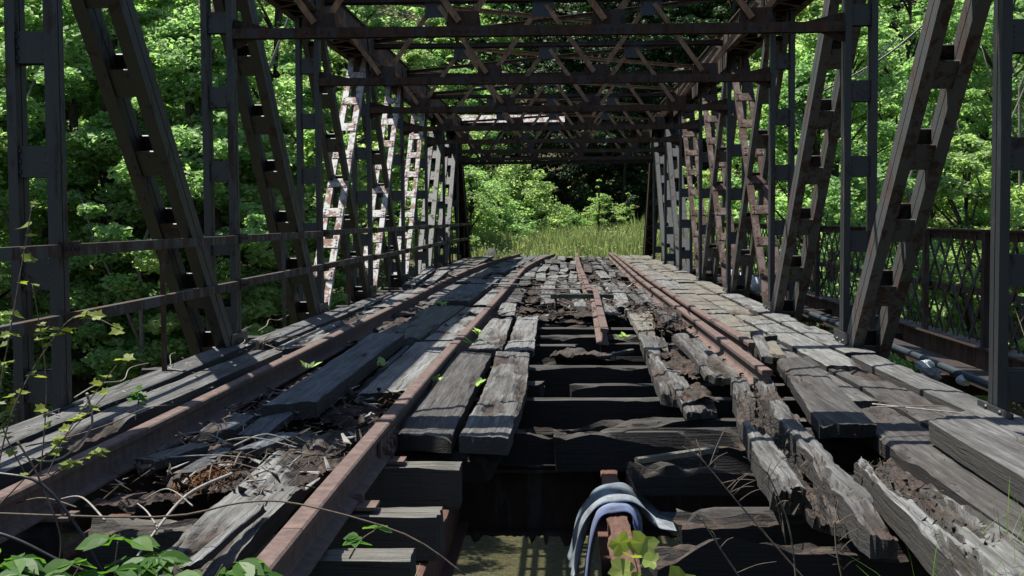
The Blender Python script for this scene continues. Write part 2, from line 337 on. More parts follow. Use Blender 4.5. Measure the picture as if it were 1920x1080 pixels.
# earth and stone abutment under the camera end
# ------------------------------------------------------------------ the truss bridge
W, D, Y0, HX = 6.2, 4.40, 8.09, 3.1
ZC = 4.08           # chord centre
ZB = -.42           # bottom chord centre
YK = lambda k: Y0 + D*k
bridge = empty('truss_bridge', (0, Y0-D, -.6), 'rusty grey riveted steel truss bridge with overhead lattice struts spanning the river', 'bridge')
rivet_cache = {}
def plate_mesh(key, wd, ht, th, m, rows=3):
    if key in rivet_cache: return rivet_cache[key]
    b = MB(); b.box(-wd/2, wd/2, -ht/2, ht/2, 0, th)
    for sx in (-1, 1):
        for r in range(rows):
            b.dome((sx*(wd/2-.03), -ht/2+ht*(r+.5)/rows, th), (0, 0, 1), .017, .013, 6)
    me = mkmesh('batten_plate', b.v, b.f, m); rivet_cache[key] = me; return me
def member(name, p0, p1, m, colw=.06, depth=.17, tw=.31, spacing=.75, proud=False, pm=None, plate_h=.2, first=.35, key='a', label=None):
    p0 = Vector(p0); p1 = Vector(p1); Ln = (p1-p0).length; t = (p1-p0)/Ln; X = Vector((1, 0, 0)); n = X.cross(t)
    if n.y > 0 or (abs(n.y) < 1e-6 and n.z < 0): n = -n
    b = MB(); g = .007
    for s in (-1, 1):
        xc = s*(tw/2-colw/2)
        for q in (-1, 1):
            off = X*xc + n*(q*(depth/4+g/2)); b.beam(p0+off, p1+off, colw, depth/2-g, X)
        b.beam(p0+X*xc, p1+X*xc, colw*.5, depth*.8, X)
    o = build(name, b, m, bridge, tuple(p0))
    if label: o['label'] = label
    pw = tw-.005 if proud else tw-colw*1.2
    me = plate_mesh((key, pw, plate_h), pw, plate_h, .012, pm or m)
    Zs = X.cross(t)
    k = int((Ln-first)/spacing)+1
    for i in range(k):
        sd = first+i*spacing
        if sd > Ln-.2: break
        for q in (1, -1):
            if q == -1 and proud: continue
            nn = n*q; xx = t.cross(nn)
            R = Matrix(((xx.x, t.x, nn.x), (xx.y, t.y, nn.y), (xx.z, t.z, nn.z)))
            off = depth/2+.001 if proud else depth/2-.035
            place('batten_plate', me, p0+t*sd+nn*off, o, R)
    return o
KS = range(0, 8)
for sx in (-1, 1):
    x = sx*HX
    for k in KS:
        member('post', (x, YK(k), -.45), (x, YK(k), ZC-.15), M['steel'], .062, .17, .31, .72, False, None, .2, .62+.1*(k % 3), 'post')
    # main diagonals falling towards mid-span
    for k in (0, 1, 2, 3):
        member('diagonal', (x, YK(k+1)-.05, -.35), (x, YK(k)+.12, ZC-.12), M['steel'] if sx < 0 else M['steel_lit'], .10 if k < 2 else .075, .25 if k < 2 else .16, .36 if k < 2 else .3, .82, False, None, .26, .5, 'diag%d%d' % (sx, k < 2))  # right side takes the sun-brightened copy of the paint
    for k in (5, 6):
        member('diagonal', (x, YK(k)+.05, -.35), (x, YK(k+1)-.12, ZC-.12), M['steel'], .11, .2, .34, .8, False, None, .3, .5, 'diagf')
    # counters in the middle panels
    for k in (2, 3, 4):
        mm = M['steel_pale'] if sx < 0 else M['steel_red']
        member('counter_diagonal', (x, YK(k)+.08, -.35), (x, YK(k+1)-.1, ZC-.12), mm, .09, .09, .30, .62, True, mm, .17, .45, 'cnt%d' % sx,
               'sunlit-pale peeling counter diagonal with riveted plates' if sx < 0 else 'red primed counter diagonal')
    # end posts with lacing
    for (ya, yb) in ((Y0-D, Y0), (YK(8), YK(7))):
        p0 = Vector((x, ya, -.4)); p1 = Vector((x, yb, ZC)); t = (p1-p0).normalized(); X = Vector((1, 0, 0)); n = X.cross(t); n = -n if n.z < 0 else n
        b = MB()
        for s in (-1, 1): b.beam(p0+X*(s*.16), p1+X*(s*.16), .05, .30, X)
        b.beam(p0+n*.155, p1+n*.155, .42, .012, X)
        ep = build('end_post', b, M['steel_dark'], bridge, tuple(p0))
        Ln = (p1-p0).length; i = 0; sd = .3
        while sd < Ln-.4:
            s = 1 if i % 2 else -1; lb = MB(); a = p0+t*sd-n*.158+X*(s*.16); c = p0+t*(sd+.28)-n*.158-X*(s*.16); lb.beam(a, c, .012, .05, n)
            build('lacing_bar', lb, M['steel_dark'], ep); sd += .28; i += 1
    # top chord: two webs, cover plate, lacing below
    b = MB(); ya, yb = YK(0)-.2, YK(7)+.2
    for s in (-1, 1):
        b.box(x+s*.2-.02, x+s*.2+.02, ya, yb, ZC-.18, ZC+.18)
        b.box(x+s*.2-.05, x+s*.2+.05, ya, yb, ZC-.19, ZC-.165)
    b.box(x-.26, x+.26, ya, yb, ZC+.181, ZC+.2)
    ch = build('top_chord', b, M['steel_rust'], bridge, (x, ya, ZC))
    lb = MB(); L0 = .42; lb.beam((-.2, 0, 0), (.2, L0, 0), .012, .06, (0, 0, 1)); me_a = mkmesh('lacing_bar', lb.v, lb.f, M['steel_rust'])
    lb = MB(); lb.beam((.2, 0, .013), (-.2, L0, .013), .012, .06, (0, 0, 1)); me_b = mkmesh('lacing_bar', lb.v, lb.f, M['steel_rust'])
    yy = ya+.2; i = 0
    while yy < yb-.5:
        place('lacing_bar', me_a if i % 2 else me_b, (x, yy, ZC-.205), ch); yy += L0; i += 1
    # bottom chord
    b = MB()
    for s in (-1, 1): b.box(x+s*.13-.02, x+s*.13+.02, Y0-D, YK(8), ZB-.16, ZB+.12)
    build('bottom_chord', b, M['steel_dark'], bridge)
    # gusset plates at the feet
    for k in range(0, 8):
        b = MB(); xi = x-sx*.178; b.box(xi-.008, xi+.008, YK(k)-.42, YK(k)+.2, -.12, .05 if k == 0 else .13)
        for q in range(5): b.dome((xi-sx*.009, YK(k)-.36+q*.13, (.0 if k == 0 else .02)+.03*(q % 2)), (-sx, 0, 0), .018, .014)
        build('gusset_plate', b, M['steel'], bridge)
    for k in range(1, 8):
        b = MB(); xi = x-sx*.23
        b.quadbox([(xi-.008, YK(k)-.5, ZC-.45), (xi+.008, YK(k)-.5, ZC-.45), (xi+.008, YK(k)+.5, ZC-.45), (xi-.008, YK(k)+.5, ZC-.45),
                   (xi-.008, YK(k)-.75, ZC+.1), (xi+.008, YK(k)-.75, ZC+.1), (xi+.008, YK(k)+.75, ZC+.1), (xi-.008, YK(k)+.75, ZC+.1)])
        build('gusset_plate', b, M['steel_rust'], bridge)
# sway frames across the posts
ZS = 3.036
def sway(k):
    y = YK(k)
    b = MB(); xe = HX-.15
    b.box(-xe, xe, y-.07, y+.07, ZS+.032, ZS+.046); b.box(-xe, xe, y-.007, y+.007, ZS-.05, ZS+.03)       # bottom angle pair as a T
    b.box(-xe, xe, y-.085, y-.071, ZS-.045, ZS+.05)
    for s in (-1, 1):                                                                                     # knee brackets at the ends
        b.quadbox([(s*xe, y-.01, ZS-.13), (s*xe, y+.01, ZS-.13), (s*(xe-.05), y+.01, ZS-.13), (s*(xe-.05), y-.01, ZS-.13),
                   (s*xe, y-.01, ZS+.15), (s*xe, y+.01, ZS+.15), (s*(xe-.42), y+.01, ZS+.05), (s*(xe-.42), y-.01, ZS+.05)])
    st = build('sway_strut', b, M['steel_rust'], bridge, (0, y, ZS))
    b = MB(); zt = ZC-.02
    b.box(-xe, xe, y-.09, y+.09, zt+.05, zt+.065); b.box(-xe, xe, y-.006, y+.006, zt-.02, zt+.049)
    b.box(-xe, xe, y-.1, y-.093, zt-.0, zt+.04)
    build('top_strut', b, M['steel_dark'], bridge, (0, y, zt))
    bots = [-.34*W, -.113*W, .113*W, .34*W]; tops = [-.455*W, -.2265*W, 0, .2265*W, .455*W]
    for i, xb in enumerate(bots):
        for xt, q in ((tops[i], -1), (tops[i+1], 1)):
            lb = MB(); yo = y+.03*q-.02
            a = (xb+.04*q, yo, ZS+.1); c = (xt-.04*q, yo, zt-.05)
            lb.beam(a, c, .010, .062, (0, 1, 0)); lb.beam((a[0]+.02*q, yo+.025, a[2]), (c[0]+.02*q, yo+.025, c[2]), .04, .010, (0, 1, 0))
            build('lattice_bar', lb, M['rust_bar_sunlit'], st)
        gb = MB(); gb.quadbox([(xb-.18, y-.026, ZS-.03), (xb+.18, y-.026, ZS-.03), (xb+.18, y-.016, ZS-.03), (xb-.18, y-.016, ZS-.03),
                               (xb-.15, y-.026, ZS+.2), (xb+.15, y-.026, ZS+.2), (xb+.15, y-.016, ZS+.2), (xb-.15, y-.016, ZS+.2)])
        for q in range(4): gb.dome((xb-.11+q*.07, y-.0865, ZS+.0), (0, -1, 0), .014, .01)
        build('gusset_plate', gb, M['steel_rust'], st)
    for xt in tops[1:4]:
        gb = MB(); gb.box(xt-.14, xt+.14, y-.036, y-.026, zt-.2, zt+.04); build('gusset_plate', gb, M['steel'], st)
for k in KS: sway(k)
# top lateral X-bracing
for k in range(0, 7):
    for s in (-1, 1):
        lb = MB(); zz = ZC+.12+.02*s
        a = Vector((-s*(HX-.25), YK(k)+.15, zz)); c = Vector((s*(HX-.25), YK(k+1)-.15, zz))
        lb.beam(a, c, .010, .07, (0, 0, 1)); lb.beam(a+Vector((0, .02, -.03)), c+Vector((0, .02, -.03)), .05, .010, (0, 0, 1))
        build('lateral_bar', lb, M['rust_bar_sunlit'] if s > 0 else M['steel_rust'], bridge)  # one direction coloured as sunlit rust, the other darker
# far portal: deep struts in the plane of the end posts, and its cover plate, sunlit look put into pale paint
for y, sgn in ((YK(7), 1), (YK(0), -1)):
    b = MB(); xe = HX-.2
    b.box(-xe, xe, y+sgn*.62-.05, y+sgn*.62+.05, ZS-.13, ZS-.03)
    for i in range(9):
        xa = -xe+2*xe*i/9; xb = xa+2*xe/9; q = i % 2
        b.beam((xa, y+sgn*(.62 if q else .15), ZS-.05 if q else ZC-.2), (xb, y+sgn*(.15 if q else .62), ZC-.2 if q else ZS-.05), .012, .07, (0, 1, 0))
    build('portal_brace', b, M['steel_dark'], bridge)
    b = MB(); yy = y+sgn*.1
    b.quadbox([(-xe, yy-.16, ZC+.06), (xe*.1, yy-.16, ZC+.06), (xe*.1, yy-.15, ZC+.05), (-xe, yy-.15, ZC+.05), (-xe, yy+.1, ZC+.3), (xe*.1, yy+.1, ZC+.3), (xe*.1, yy+.11, ZC+.29), (-xe, yy+.11, ZC+.29)])
    build('portal_cover_plate', b, M['steel_pale'], bridge)
# floor beams and stringers
for k in range(-1, 9):
    b = MB(); y = YK(k); xe = HX-.1
    b.box(-xe, xe, y-.012, y+.012, -.745, -.37); b.box(-xe, xe, y-.12, y+.12, -.369, -.35); b.box(-xe, xe, y-.12, y+.12, -.765, -.746)
    if k == 0:                                                        # rusted-through ragged lower flange
        xq = -1.0
        while xq < 1.0:
            wq = rng.uniform(.02, .12); hq = rng.choice([.008, .015, .03, .05, .09])*rng.uniform(.6, 1.2)
            b.quadbox([(xq+wq*.3, y-.118, -.766-hq), (xq+wq*.6, y-.118, -.766-hq*rng.uniform(.5, 1)), (xq+wq*.6, y-.110, -.766-hq*.8), (xq+wq*.3, y-.110, -.766-hq), (xq, y-.118, -.7655), (xq+wq, y-.118, -.7655), (xq+wq, y-.110, -.7655), (xq, y-.110, -.7655)])
            xq += wq*rng.uniform(.8, 1.6)
    build('floor_beam', b, M['steel_dark'], bridge, (0, y, -.765))
STR = []
for xs in (-2.1, -.42, .535, 2.1):
    b = MB(); 
    for k in range(-1, 8):
        ya, yb = YK(k)+.015, YK(k+1)-.015
        if k > 1: b.box(xs-.07, xs+.07, ya, yb, -.349, -.33)
        b.box(xs-.01, xs+.01, ya, yb, -.70, -.3495); b.box(xs-.07, xs+.07, ya, yb, -.72, -.7005)
    so_ = build('stringer', b, M['rust_flake'], bridge, (xs, Y0-D, -.72)); STR.append((xs, so_))

# ------------------------------------------------------------------ left handrail
hr = empty('handrail', (-2.93, Y0-D, 0), 'two-rail rusty steel handrail along the left truss', 'handrail')
for z, nm in ((1.055, 'rail'), (.60, 'rail')):
    for k in range(-1, 8):
        b = MB(); ya, yb = YK(k)+.004, YK(k+1)-.004; dz = rng.uniform(-.012, .012); xx = -2.905
        b.box(xx-.006, xx+.006, ya, yb, z-.038+dz, z+.038+dz); b.box(xx-.055, xx-.0065, ya, yb, z+.026+dz, z+.038+dz)
        build(nm, b, M['steel_handrail'], hr)
        if k >= 0:
            b = MB(); y = YK(k); b.box(xx-.018, xx+.022, y-.14, y+.14, z-.05, z+.045)
            for q in (-.1, -.04, .04, .1): b.dome((xx+.022, y+q, z), (1, 0, 0), .018, .016)
            build('rail_bracket', b, M['steel_rust'], hr)
for k in range(0, 8):
    b = MB(); y = YK(k)+D*.46; b.box(-2.955, -2.945, y-.05, y+.05, -.12, 1.03); b.box(-2.9445, -2.914, y-.05, y-.038, -.12, 1.03)
    build('railing_post', b, M['steel_handrail'], hr)

# ------------------------------------------------------------------ right lattice railing and walkway girder, pipe
lr = empty('lattice_railing', (4.68, Y0-D, -.6), 'dark steel lattice railing on the outer walkway beyond the right truss', 'railing')
XL = 4.68
b = MB(); b.box(XL-.06, XL+.06, 2, YK(8), 1.065, 1.085); b.box(XL-.006, XL+.006, 2, YK(8), .97, 1.0645); build('top_rail', b, M['steel_rust'], lr)
b = MB(); b.box(XL-.006, XL+.006, 2, YK(8), .38, .45); build('middle_rail', b, M['steel_handrail'], lr)
b = MB(); b.box(XL-.012, XL+.012, 2, YK(8), -.55, -.1501); b.box(XL-.12, XL+.12, 2, YK(8), -.15, -.13); b.box(XL-.12, XL+.12, 2, YK(8), -.57, -.5502); build('walkway_girder', b, M['steel_red'], lr)
b = MB(); hz = 1.0; b.beam((0, 0, 0), (0, 1.05, hz+.1), .008, .055, (1, 0, 0)); lA = mkmesh('lattice_bar', b.v, b.f, M['steel'])
b = MB(); b.beam((0, 1.05, 0), (0, 0, hz+.1), .008, .055, (1, 0, 0)); lB = mkmesh('lattice_bar', b.v, b.f, M['steel_handrail'])
y = 8.0
while y < YK(8)-1:
    place('lattice_bar', lA, (XL+.014, y, -.1), lr); place('lattice_bar', lB, (XL-.016, y, -.1), lr); y += .42
for k in np.arange(0, 8, .5):
    b = MB(); yy = YK(k)+.9; b.box(XL-.1, XL-.04, yy-.05, yy+.05, -.13, 1.06); build('railing_post', b, M['steel_handrail'] if int(k*2) % 2 else M['steel_rust'], lr)
for k in range(0, 8):                                    # walkway brackets
    b = MB(); b.box(HX+.16, XL-.02, YK(k)-.05, YK(k)+.05, -.5, -.3); build('walkway_bracket', b, M['steel_dark'], lr)
b = MB(); b.box(3.95, 4.25, 2, YK(8), -.30, -.24); build('walkway_stringer', b, M['steel_dark'], lr)
pb = MB(); pb.tube([(3.72, 5, -.17), (3.72, 13, -.14), (3.70, 20, -.12), (3.68, 27.9, -.12)], .034, 12, cap=True)
tag(build('drain_pipe', pb, M['pipe'], smooth=True), 'blue grey pipe lying along the outside of the right truss', 'pipe')
pb = MB(); pts = [(3.73, 23.1+.12*i, .02) for i in range(30)]
pb.tube(pts, .14, 12); rp = build('wrapped_pipe', pb, M['pvc'], smooth=True); tag(rp, 'short white wrapped pipe behind the right truss feet', 'pipe')
for i in range(14):
    rb = MB(); rb.tube([(3.73, 23.2+i*.24, .02), (3.73, 23.23+i*.24, .02)], .146, 12); build('band', rb, M['cable'], rp)

# ------------------------------------------------------------------ timber deck
deck = empty('timber_deck', (0, Y0-D, -.33), 'rotten grey plank deck with gaps over dark cross ties', 'deck')
def plank(name, c, z0, z1, th, m, parent=deck, rot=0.0, seed=0, res=.03, jn=.05, jf=.05, edge=.012, bend=0.0, sag=0.0, twist=0.0, grain=.006, hole=0.0, along='y'):
    (ax, ay), (bx, by), (cx, cy), (dx, dy) = c             # near-left, near-right, far-right, far-left
    wd = math.hypot(bx-ax, by-ay); Ln = math.hypot((cx+dx-ax-bx)/2, (cy+dy-ay-by)/2)
    nu = max(3, min(26, int(wd/res))); nv = max(4, min(240, int(Ln/(res*1.5))))
    u = np.linspace(0, 1, nu+1)[None, :].repeat(nv+1, 0); v = np.linspace(0, 1, nv+1)[:, None].repeat(nu+1, 1)
    um = u*wd; s = seed*7+3
    near = jn*(.95*fbm(um*4.5, um*0+1.5, s, 3)+.55*fbm(um*30, um*0+4.5, s, 2)-.15); farj = jf*(.95*fbm(um*4.5, um*0+7.5, s+1, 3)+.55*fbm(um*30, um*0+2.5, s+1, 2)-.15)
    ve = (near + v*(Ln-near-farj))/Ln; vm = ve*Ln
    el = edge*(fbm(vm*3, vm*0, s+2, 4)*2-.3); er = edge*(fbm(vm*3, vm*0+5, s+3, 4)*2-.3)
    ue = (el + u*(wd-el-er))/wd
    X = (ax*(1-ue)+bx*ue)*(1-ve)+(dx*(1-ue)+cx*ue)*ve; Y = (ay*(1-ue)+by*ue)*(1-ve)+(dy*(1-ue)+cy*ue)*ve
    X = X + bend*np.sin(ve*math.pi)
    nb = jn*(.15+1.1*fbm(um*3, um*0+11.5, s+21, 2)); fb = jf*(.15+1.1*fbm(um*3, um*0+17.5, s+22, 2)); vb = (nb + v*(Ln-nb-fb))/Ln
    XB = (ax*(1-ue)+bx*ue)*(1-vb)+(dx*(1-ue)+cx*ue)*vb + bend*np.sin(vb*math.pi); YB = (ay*(1-ue)+by*ue)*(1-vb)+(dy*(1-ue)+cy*ue)*vb
    base = z0*(1-ve)+z1*ve - sag*np.sin(ve*math.pi) + twist*(ue-.5)*(ve-.5)
    um2 = ue*wd
    gr = grain*(fbm(um2*38, vm*.9, s+4, 3)-.5)*2 + .010*(fbm(um2*3, vm*.8, s+5, 3)-.5)
    r = np.zeros_like(um2)
    if rot > 0:
        big = fbm(um2*3.2+3, vm*.75, s+6, 4); sp = fbm(um2*26, vm*1.7, s+7, 4)
        r = sst(.62-.26*rot, .74-.2*rot, big*.75+sp*.25)
        if rot > .3:
            de = np.minimum(vm-near, Ln-farj-vm); r = np.maximum(r, sst(.30, .02, de)*sst(.35, .6, fbm(um2*11, vm*4, s+12, 3))*min(1, rot*1.4))
        lum = fbm(um2*13, vm*11, s+8, 4)
        gr = gr - r*th*(.30+.75*(1-sp)*rot) + r*.055*(lum-.45)
    rnd = .005*(np.exp(-u*wd/.01)+np.exp(-(1-u)*wd/.01)); gr = gr - rnd
    zt = base+gr; zb = base-th + .012*(fbm(um2*9, vm*2, s+9, 3)-.5); zt = np.maximum(zt, zb+.006)
    n1 = nu+1
    V = np.concatenate([np.stack([X, Y, zt], -1), np.stack([XB, YB, zb], -1)[:, ::-1]], 1).reshape(-1, 3)
    rr = np.concatenate([r, r[:, ::-1]*.6+.0], 1).reshape(-1)
    K = 2*n1; Fc = []
    hol = None
    for i in range(nv):
        for j in range(K):
            j2 = (j+1) % K; Fc.append((i*K+j, i*K+j2, (i+1)*K+j2, (i+1)*K+j))
    for i, fl in ((0, False), (nv, True)):
        for j in range(nu):
            q = (i*K+j, i*K+K-1-j, i*K+K-2-j, i*K+j+1); Fc.append(q if not fl else q[::-1])
    mb = MB(); mb.v = V.tolist(); mb.f = Fc
    o = build(name, mb, m, parent, attr=rr)
    return o
def rect(x0, x1, y0, y1, sk=0.0): return [(x0, y0), (x1, y0+sk), (x1+.0, y1), (x0, y1)]
# cross ties
def tie(x0, x1, y, z=-.105, wd=.2, h=.22, rot=.25, pale=False, seed=0, tilt=0.0, jn=.02, jf=.02, parent=deck, name='cross_tie', res=.035):
    c = [(x0, y+wd/2), (x0, y-wd/2), (x1, y-wd/2+tilt), (x1, y+wd/2+tilt)]
    return plank(name, c, z, z, h, M['wood_tie_pale' if pale else 'wood_tie'], parent, rot, seed, min(res, .026), jn, jf, .02, grain=.016)
sd = 100
for (x0, x1, y, z, wd, h, rot, pale, jn, jf) in [
    (-3.3, -1.45, 4.55, -.10, .22, .22, .2, False, .02, .1),
    (-1.9, -1.34, 5.62, -.105, .2, .22, .15, True, .02, .05),
    (-3.3, -1.95, 5.55, -.12, .2, .22, .3, False, .02, .1), (-3.3, -1.1, 6.75, -.12, .2, .22, .3, False, .02, .1), (-3.3, -1.0, 7.9, -.13, .2, .22, .3, False, .02, .1),
    (-.92, -.33, 5.02, -.10, .20, .20, .12, True, .02, .02),
    (-.95, -.27, 5.78, -.105, .22, .21, .25, True, .02, .07),
    (-.88, -.29, 6.88, -.105, .22, .22, .1, True, .02, .015),
    (-.95, .02, 7.35, -.13, .16, .16, .6, False, .02, .3),
    (-.9, -.3, 4.5, -.09, .2, .2, .15, True, .02, .02),
    (.6, 3.3, 5.48, -.115, .24, .20, .75, False, .08, .05),
    (.75, 3.3, 6.22, -.20, .18, .16, .6, False, .1, .05),
    (.5, 3.3, 7.22, -.12, .26, .2, .85, False, .2, .05),
    (.18, 3.3, 8.0, -.10, .24, .24, .35, False, .03, .05),
    (-.9, .3, 8.06, -.115, .2, .2, .5, False, .03, .12),
    (-3.3, 3.3, 8.62, -.13, .2, .2, .6, False, .03, .05),
    (-3.3, 3.3, 9.5, -.11, .2, .22, .4, False, .03, .05),
    (.28, 3.3, 10.45, -.13, .17, .2, .5, False, .06, .05), (-3.3, .15, 10.5, -.12, .2, .22, .4, False, .06, .1),
    (-3.6, 3.3, 11.5, -.105, .22, .24, .4, False, .03, .05),
    (-3.6, 3.3, 12.6, -.12, .22, .22, .6, False, .03, .05),
    (-3.3, .45, 13.6, -.11, .2, .22, .3, False, .03, .1), (.62, 3.3, 13.7, -.11, .2, .22, .4, False, .06, .05),
    (-3.6, 3.3, 14.6, -.11, .2, .22, .3, False, .03, .05), (-3.3, 3.3, 15.6, -.11, .2, .22, .4, False, .03, .05), (-3.3, 3.3, 16.6, -.11, .2, .22, .3, False, .03, .05)]:
    sd += 1; tie(x0, x1, y, z, wd, h, rot, pale, sd, 0, jn, jf)
y = 17.7
while y < 42.4:
    sd += 1; tie(-3.3, 3.3, y, -.11, .2, .22, .2, False, sd, res=.09); y += 1.06
for xs, so_ in STR:
    for k in (-1, 0, 1):
        plank('top_flange', [(xs-.07, YK(k)+.015), (xs+.07, YK(k)+.015), (xs+.07, YK(k+1)-.015), (xs-.07, YK(k+1)-.015)], -.325, -.325, .022, M['rust_flake'], so_, .25, int(900+k+xs*10), .014, .01, .01, .022, grain=.004)
# --- fixed planks, left of rail 1
sd = 300
def P_(c, z, th, mk, rot=0., **kw):
    global sd
    sd += 1; z1 = kw.pop('z1', z)
    return plank('plank', c, z, z1, th, M[mk], deck, rot, sd, **kw)
P_([(-3.0, 6.7), (-2.73, 6.3), (-2.78, 12.55), (-3.07, 12.8)], .03, .09, 'wood_grey', .15, jn=.2, jf=.1)
P_([(-2.71, 4.4), (-2.43, 4.3), (-2.3, 11.6), (-2.6, 11.7)], .04, .12, 'wood_grey', .12, jn=.1, jf=.08)
P_([(-3.15, 4.2), (-2.75, 4.2), (-2.78, 6.1), (-3.1, 6.3)], .0, .09, 'wood_grey', .3, jn=.1, jf=.3)
P_([(-2.42, 8.0), (-2.17, 8.2), (-2.17, 12.2), (-2.38, 12.0)], -.03, .07, 'wood_grey', .1, jn=.12, jf=.12)
P_([(-2.55, 11.9), (-2.18, 12.3), (-2.17, 17.6), (-2.5, 17.6)], 0, .09, 'wood_pale', .15)
P_([(-2.95, 12.8), (-2.58, 12.6), (-2.55, 17.9), (-2.85, 18.0)], .02, .09, 'wood_grey', .1, jf=.1)
P_([(-2.5, 17.7), (-2.17, 17.7), (-2.15, 23), (-2.5, 23.2)], .01, .09, 'wood_pale', .15)
P_([(-2.9, 18.4), (-2.6, 18.2), (-2.55, 22), (-2.9, 22.4)], -.02, .09, 'wood_grey', .4)
P_([(-2.62, 22.6), (-2.38, 22.5), (-2.5, 27.5), (-2.75, 27.6)], .08, .08, 'wood_pale', .1, z1=.17)
P_([(-2.33, 22.8), (-2.13, 22.8), (-2.2, 27.2), (-2.42, 27.3)], .06, .08, 'wood_pale', .1, z1=.14)
for y in np.arange(27.6, 42, 3.6):
    P_(rect(-2.9, -2.5, y, y+3.5), .0, .09, 'wood_grey', .3, res=.07); P_(rect(-2.48, -2.1, y+1, y+4.4), .0, .09, 'wood_grey', .3, res=.07)
# --- between rails 1 and 2
P_([(-1.20, 8.75), (-.86, 9.0), (-.85, 12.85), (-1.24, 12.8)], .0, .1, 'wood_pale', .2, jn=.2, jf=.04, grain=.009)
P_([(-1.32, 9.2), (-1.23, 9.2), (-1.27, 12.7), (-1.34, 12.7)], -.03, .08, 'wood_blue_shade', .2)
P_([(-1.18, 12.95), (-.84, 12.95), (-.83, 17.8), (-1.14, 17.8)], .0, .1, 'wood_pale', .2, grain=.009)
P_([(-1.75, 12.9), (-1.2, 12.9), (-1.1, 17.85), (-1.6, 17.85)], .03, .1, 'wood_moss', .35, grain=.01)
P_([(-1.95, 14.6), (-1.72, 14.8), (-1.62, 18.5), (-1.9, 18.5)], -.02, .08, 'wood_grey', .5)
P_([(-1.95, 9.4), (-1.72, 9.6), (-1.74, 11.5), (-1.97, 11.4)], -.06, .07, 'wood_grey', .6, jn=.3, jf=.2)
P_([(-1.03, 17.95), (-.82, 17.95), (-.77, 24.3), (-.98, 24.3)], .02, .1, 'wood_pale', .25)
P_([(-1.92, 18.7), (-1.62, 18.7), (-1.5, 24.2), (-1.88, 24.3)], .0, .1, 'wood_grey', .35)
for y in np.arange(24.6, 42, 4.1):
    sx_ = max(0, (y-27)*.035)
    for (a, c_, mk) in ((-1.85, -1.5, 'wood_grey'), (-1.46, -1.14, 'wood_blue_shade'), (-1.1, -.82, 'wood_grey')):
        P_([(a+sx_, y+rng.uniform(0, .3)), (c_+sx_, y), (c_+sx_+.1, y+3.9), (a+sx_+.1, y+4)], rng.uniform(-.02, .03), .1, mk, .3, res=.06)
# --- right of rail 2, left edge of the hole
P_([(-.66, 11.95), (-.33, 12.0), (-.38, 16.2), (-.66, 15.9)], .0, .09, 'wood_pale', .35, jn=.15, jf=.3, grain=.009)
P_([(-.31, 11.85), (-.02, 11.9), (-.06, 16.3), (-.33, 16.2)], .0, .08, 'wood_pale', .4, jn=.15, jf=.15, grain=.012)
# --- ragged short planks over the middle, beyond the hole
xs_ = [-.64, -.37, -.12, .14, .36, .575]
for ci, (x, x2) in enumerate(list(zip(xs_[:-1], xs_[1:]))+[(.74, .98), (.99, 1.25), (1.26, 1.44), (1.45, 1.64)]):
    y = 16.3+rng.uniform(-.4, .9)+(1.6 if 1 < ci < 5 else 0)+(1.2 if ci in (6, 7) else 0)
    while y < 42.2:
        ln = rng.uniform(2.0, 5.5); y2 = min(42.3, y+ln)
        if rng.random() > (.14 if y < 26 else .07) and not (.0 < x < .4 and 36 < y < 38.5) and y2-y > .6:
            sk = rng.uniform(-.06, .06); sh = max(0, (y-33)*.03) if x < .6 else 0
            P_([(x+sk+sh, y), (x2-.014+sk+sh, y+rng.uniform(-.12, .12)), (x2-.014-sk+sh, y2), (x-sk+sh, y2+rng.uniform(-.1, .1))],
               rng.uniform(-.035, .035), .09, rng.choice(['wood_pale', 'wood_grey', 'wood_pale', 'wood_grey', 'wood_dark']), rng.uniform(.08, .5), res=.03 if y < 24 else .06, jn=.3, jf=.3, edge=.022, z1=rng.uniform(-.035, .035), twist=rng.uniform(-.06, .06), grain=.009)
        y = y2+rng.uniform(.0, .12)
# --- right of rail 4
P_([(2.42, 4.6), (2.76, 4.5), (2.74, 10.4), (2.40, 10.5)], .0, .1, 'wood_dark', .12)
P_([(2.77, 4.0), (3.04, 4.0), (3.03, 11.4), (2.76, 11.3)], .015, .1, 'wood_grey', .08)
P_([(2.02, 4.3), (2.4, 4.4), (2.40, 8.6), (2.05, 8.6)], -.02, .1, 'wood_dark', .3, jn=.3)
P_([(2.07, 8.65), (2.385, 8.65), (2.39, 13.0), (2.08, 13.0)], -.012, .1, 'wood_grey', .05)
P_([(2.41, 10.55), (2.735, 10.45), (2.73, 15.3), (2.41, 15.4)], .01, .1, 'wood_pale', .05)
P_([(2.75, 11.45), (3.05, 11.45), (3.06, 16.2), (2.745, 16.2)], .02, .1, 'wood_pale', .05)
P_([(2.05, 13.05), (2.39, 13.05), (2.4, 17.2), (2.05, 17.1)], .0, .1, 'wood_tan', .05)
for x0, x1, ys in ((2.02, 2.395, 17.25), (2.41, 2.735, 15.45), (2.75, 3.06, 16.25)):
    y = ys
    while y < 42.3:
        ln = rng.uniform(3.2, 5.2); y2 = min(y+ln, 42.5)
        P_([(x0, y), (x1, y+rng.uniform(-.05, .05)), (x1, y2-.02), (x0, y2-.02)], rng.uniform(-.012, .02), .1, rng.choice(['wood_tan', 'wood_tan', 'wood_pale']), .12, res=.05 if y < 24 else .09)
        y = y2
# --- between rail 3 and the right rails, near the hole edge
P_([(1.50, 10.2), (1.68, 10.2), (1.66, 14.2), (1.5, 14.2)], -.03, .08, 'wood_grey', .35, jn=.1)
P_([(1.35, 14.3), (1.64, 14.3), (1.63, 16.4), (1.3, 16.3)], -.02, .08, 'wood_grey', .4)

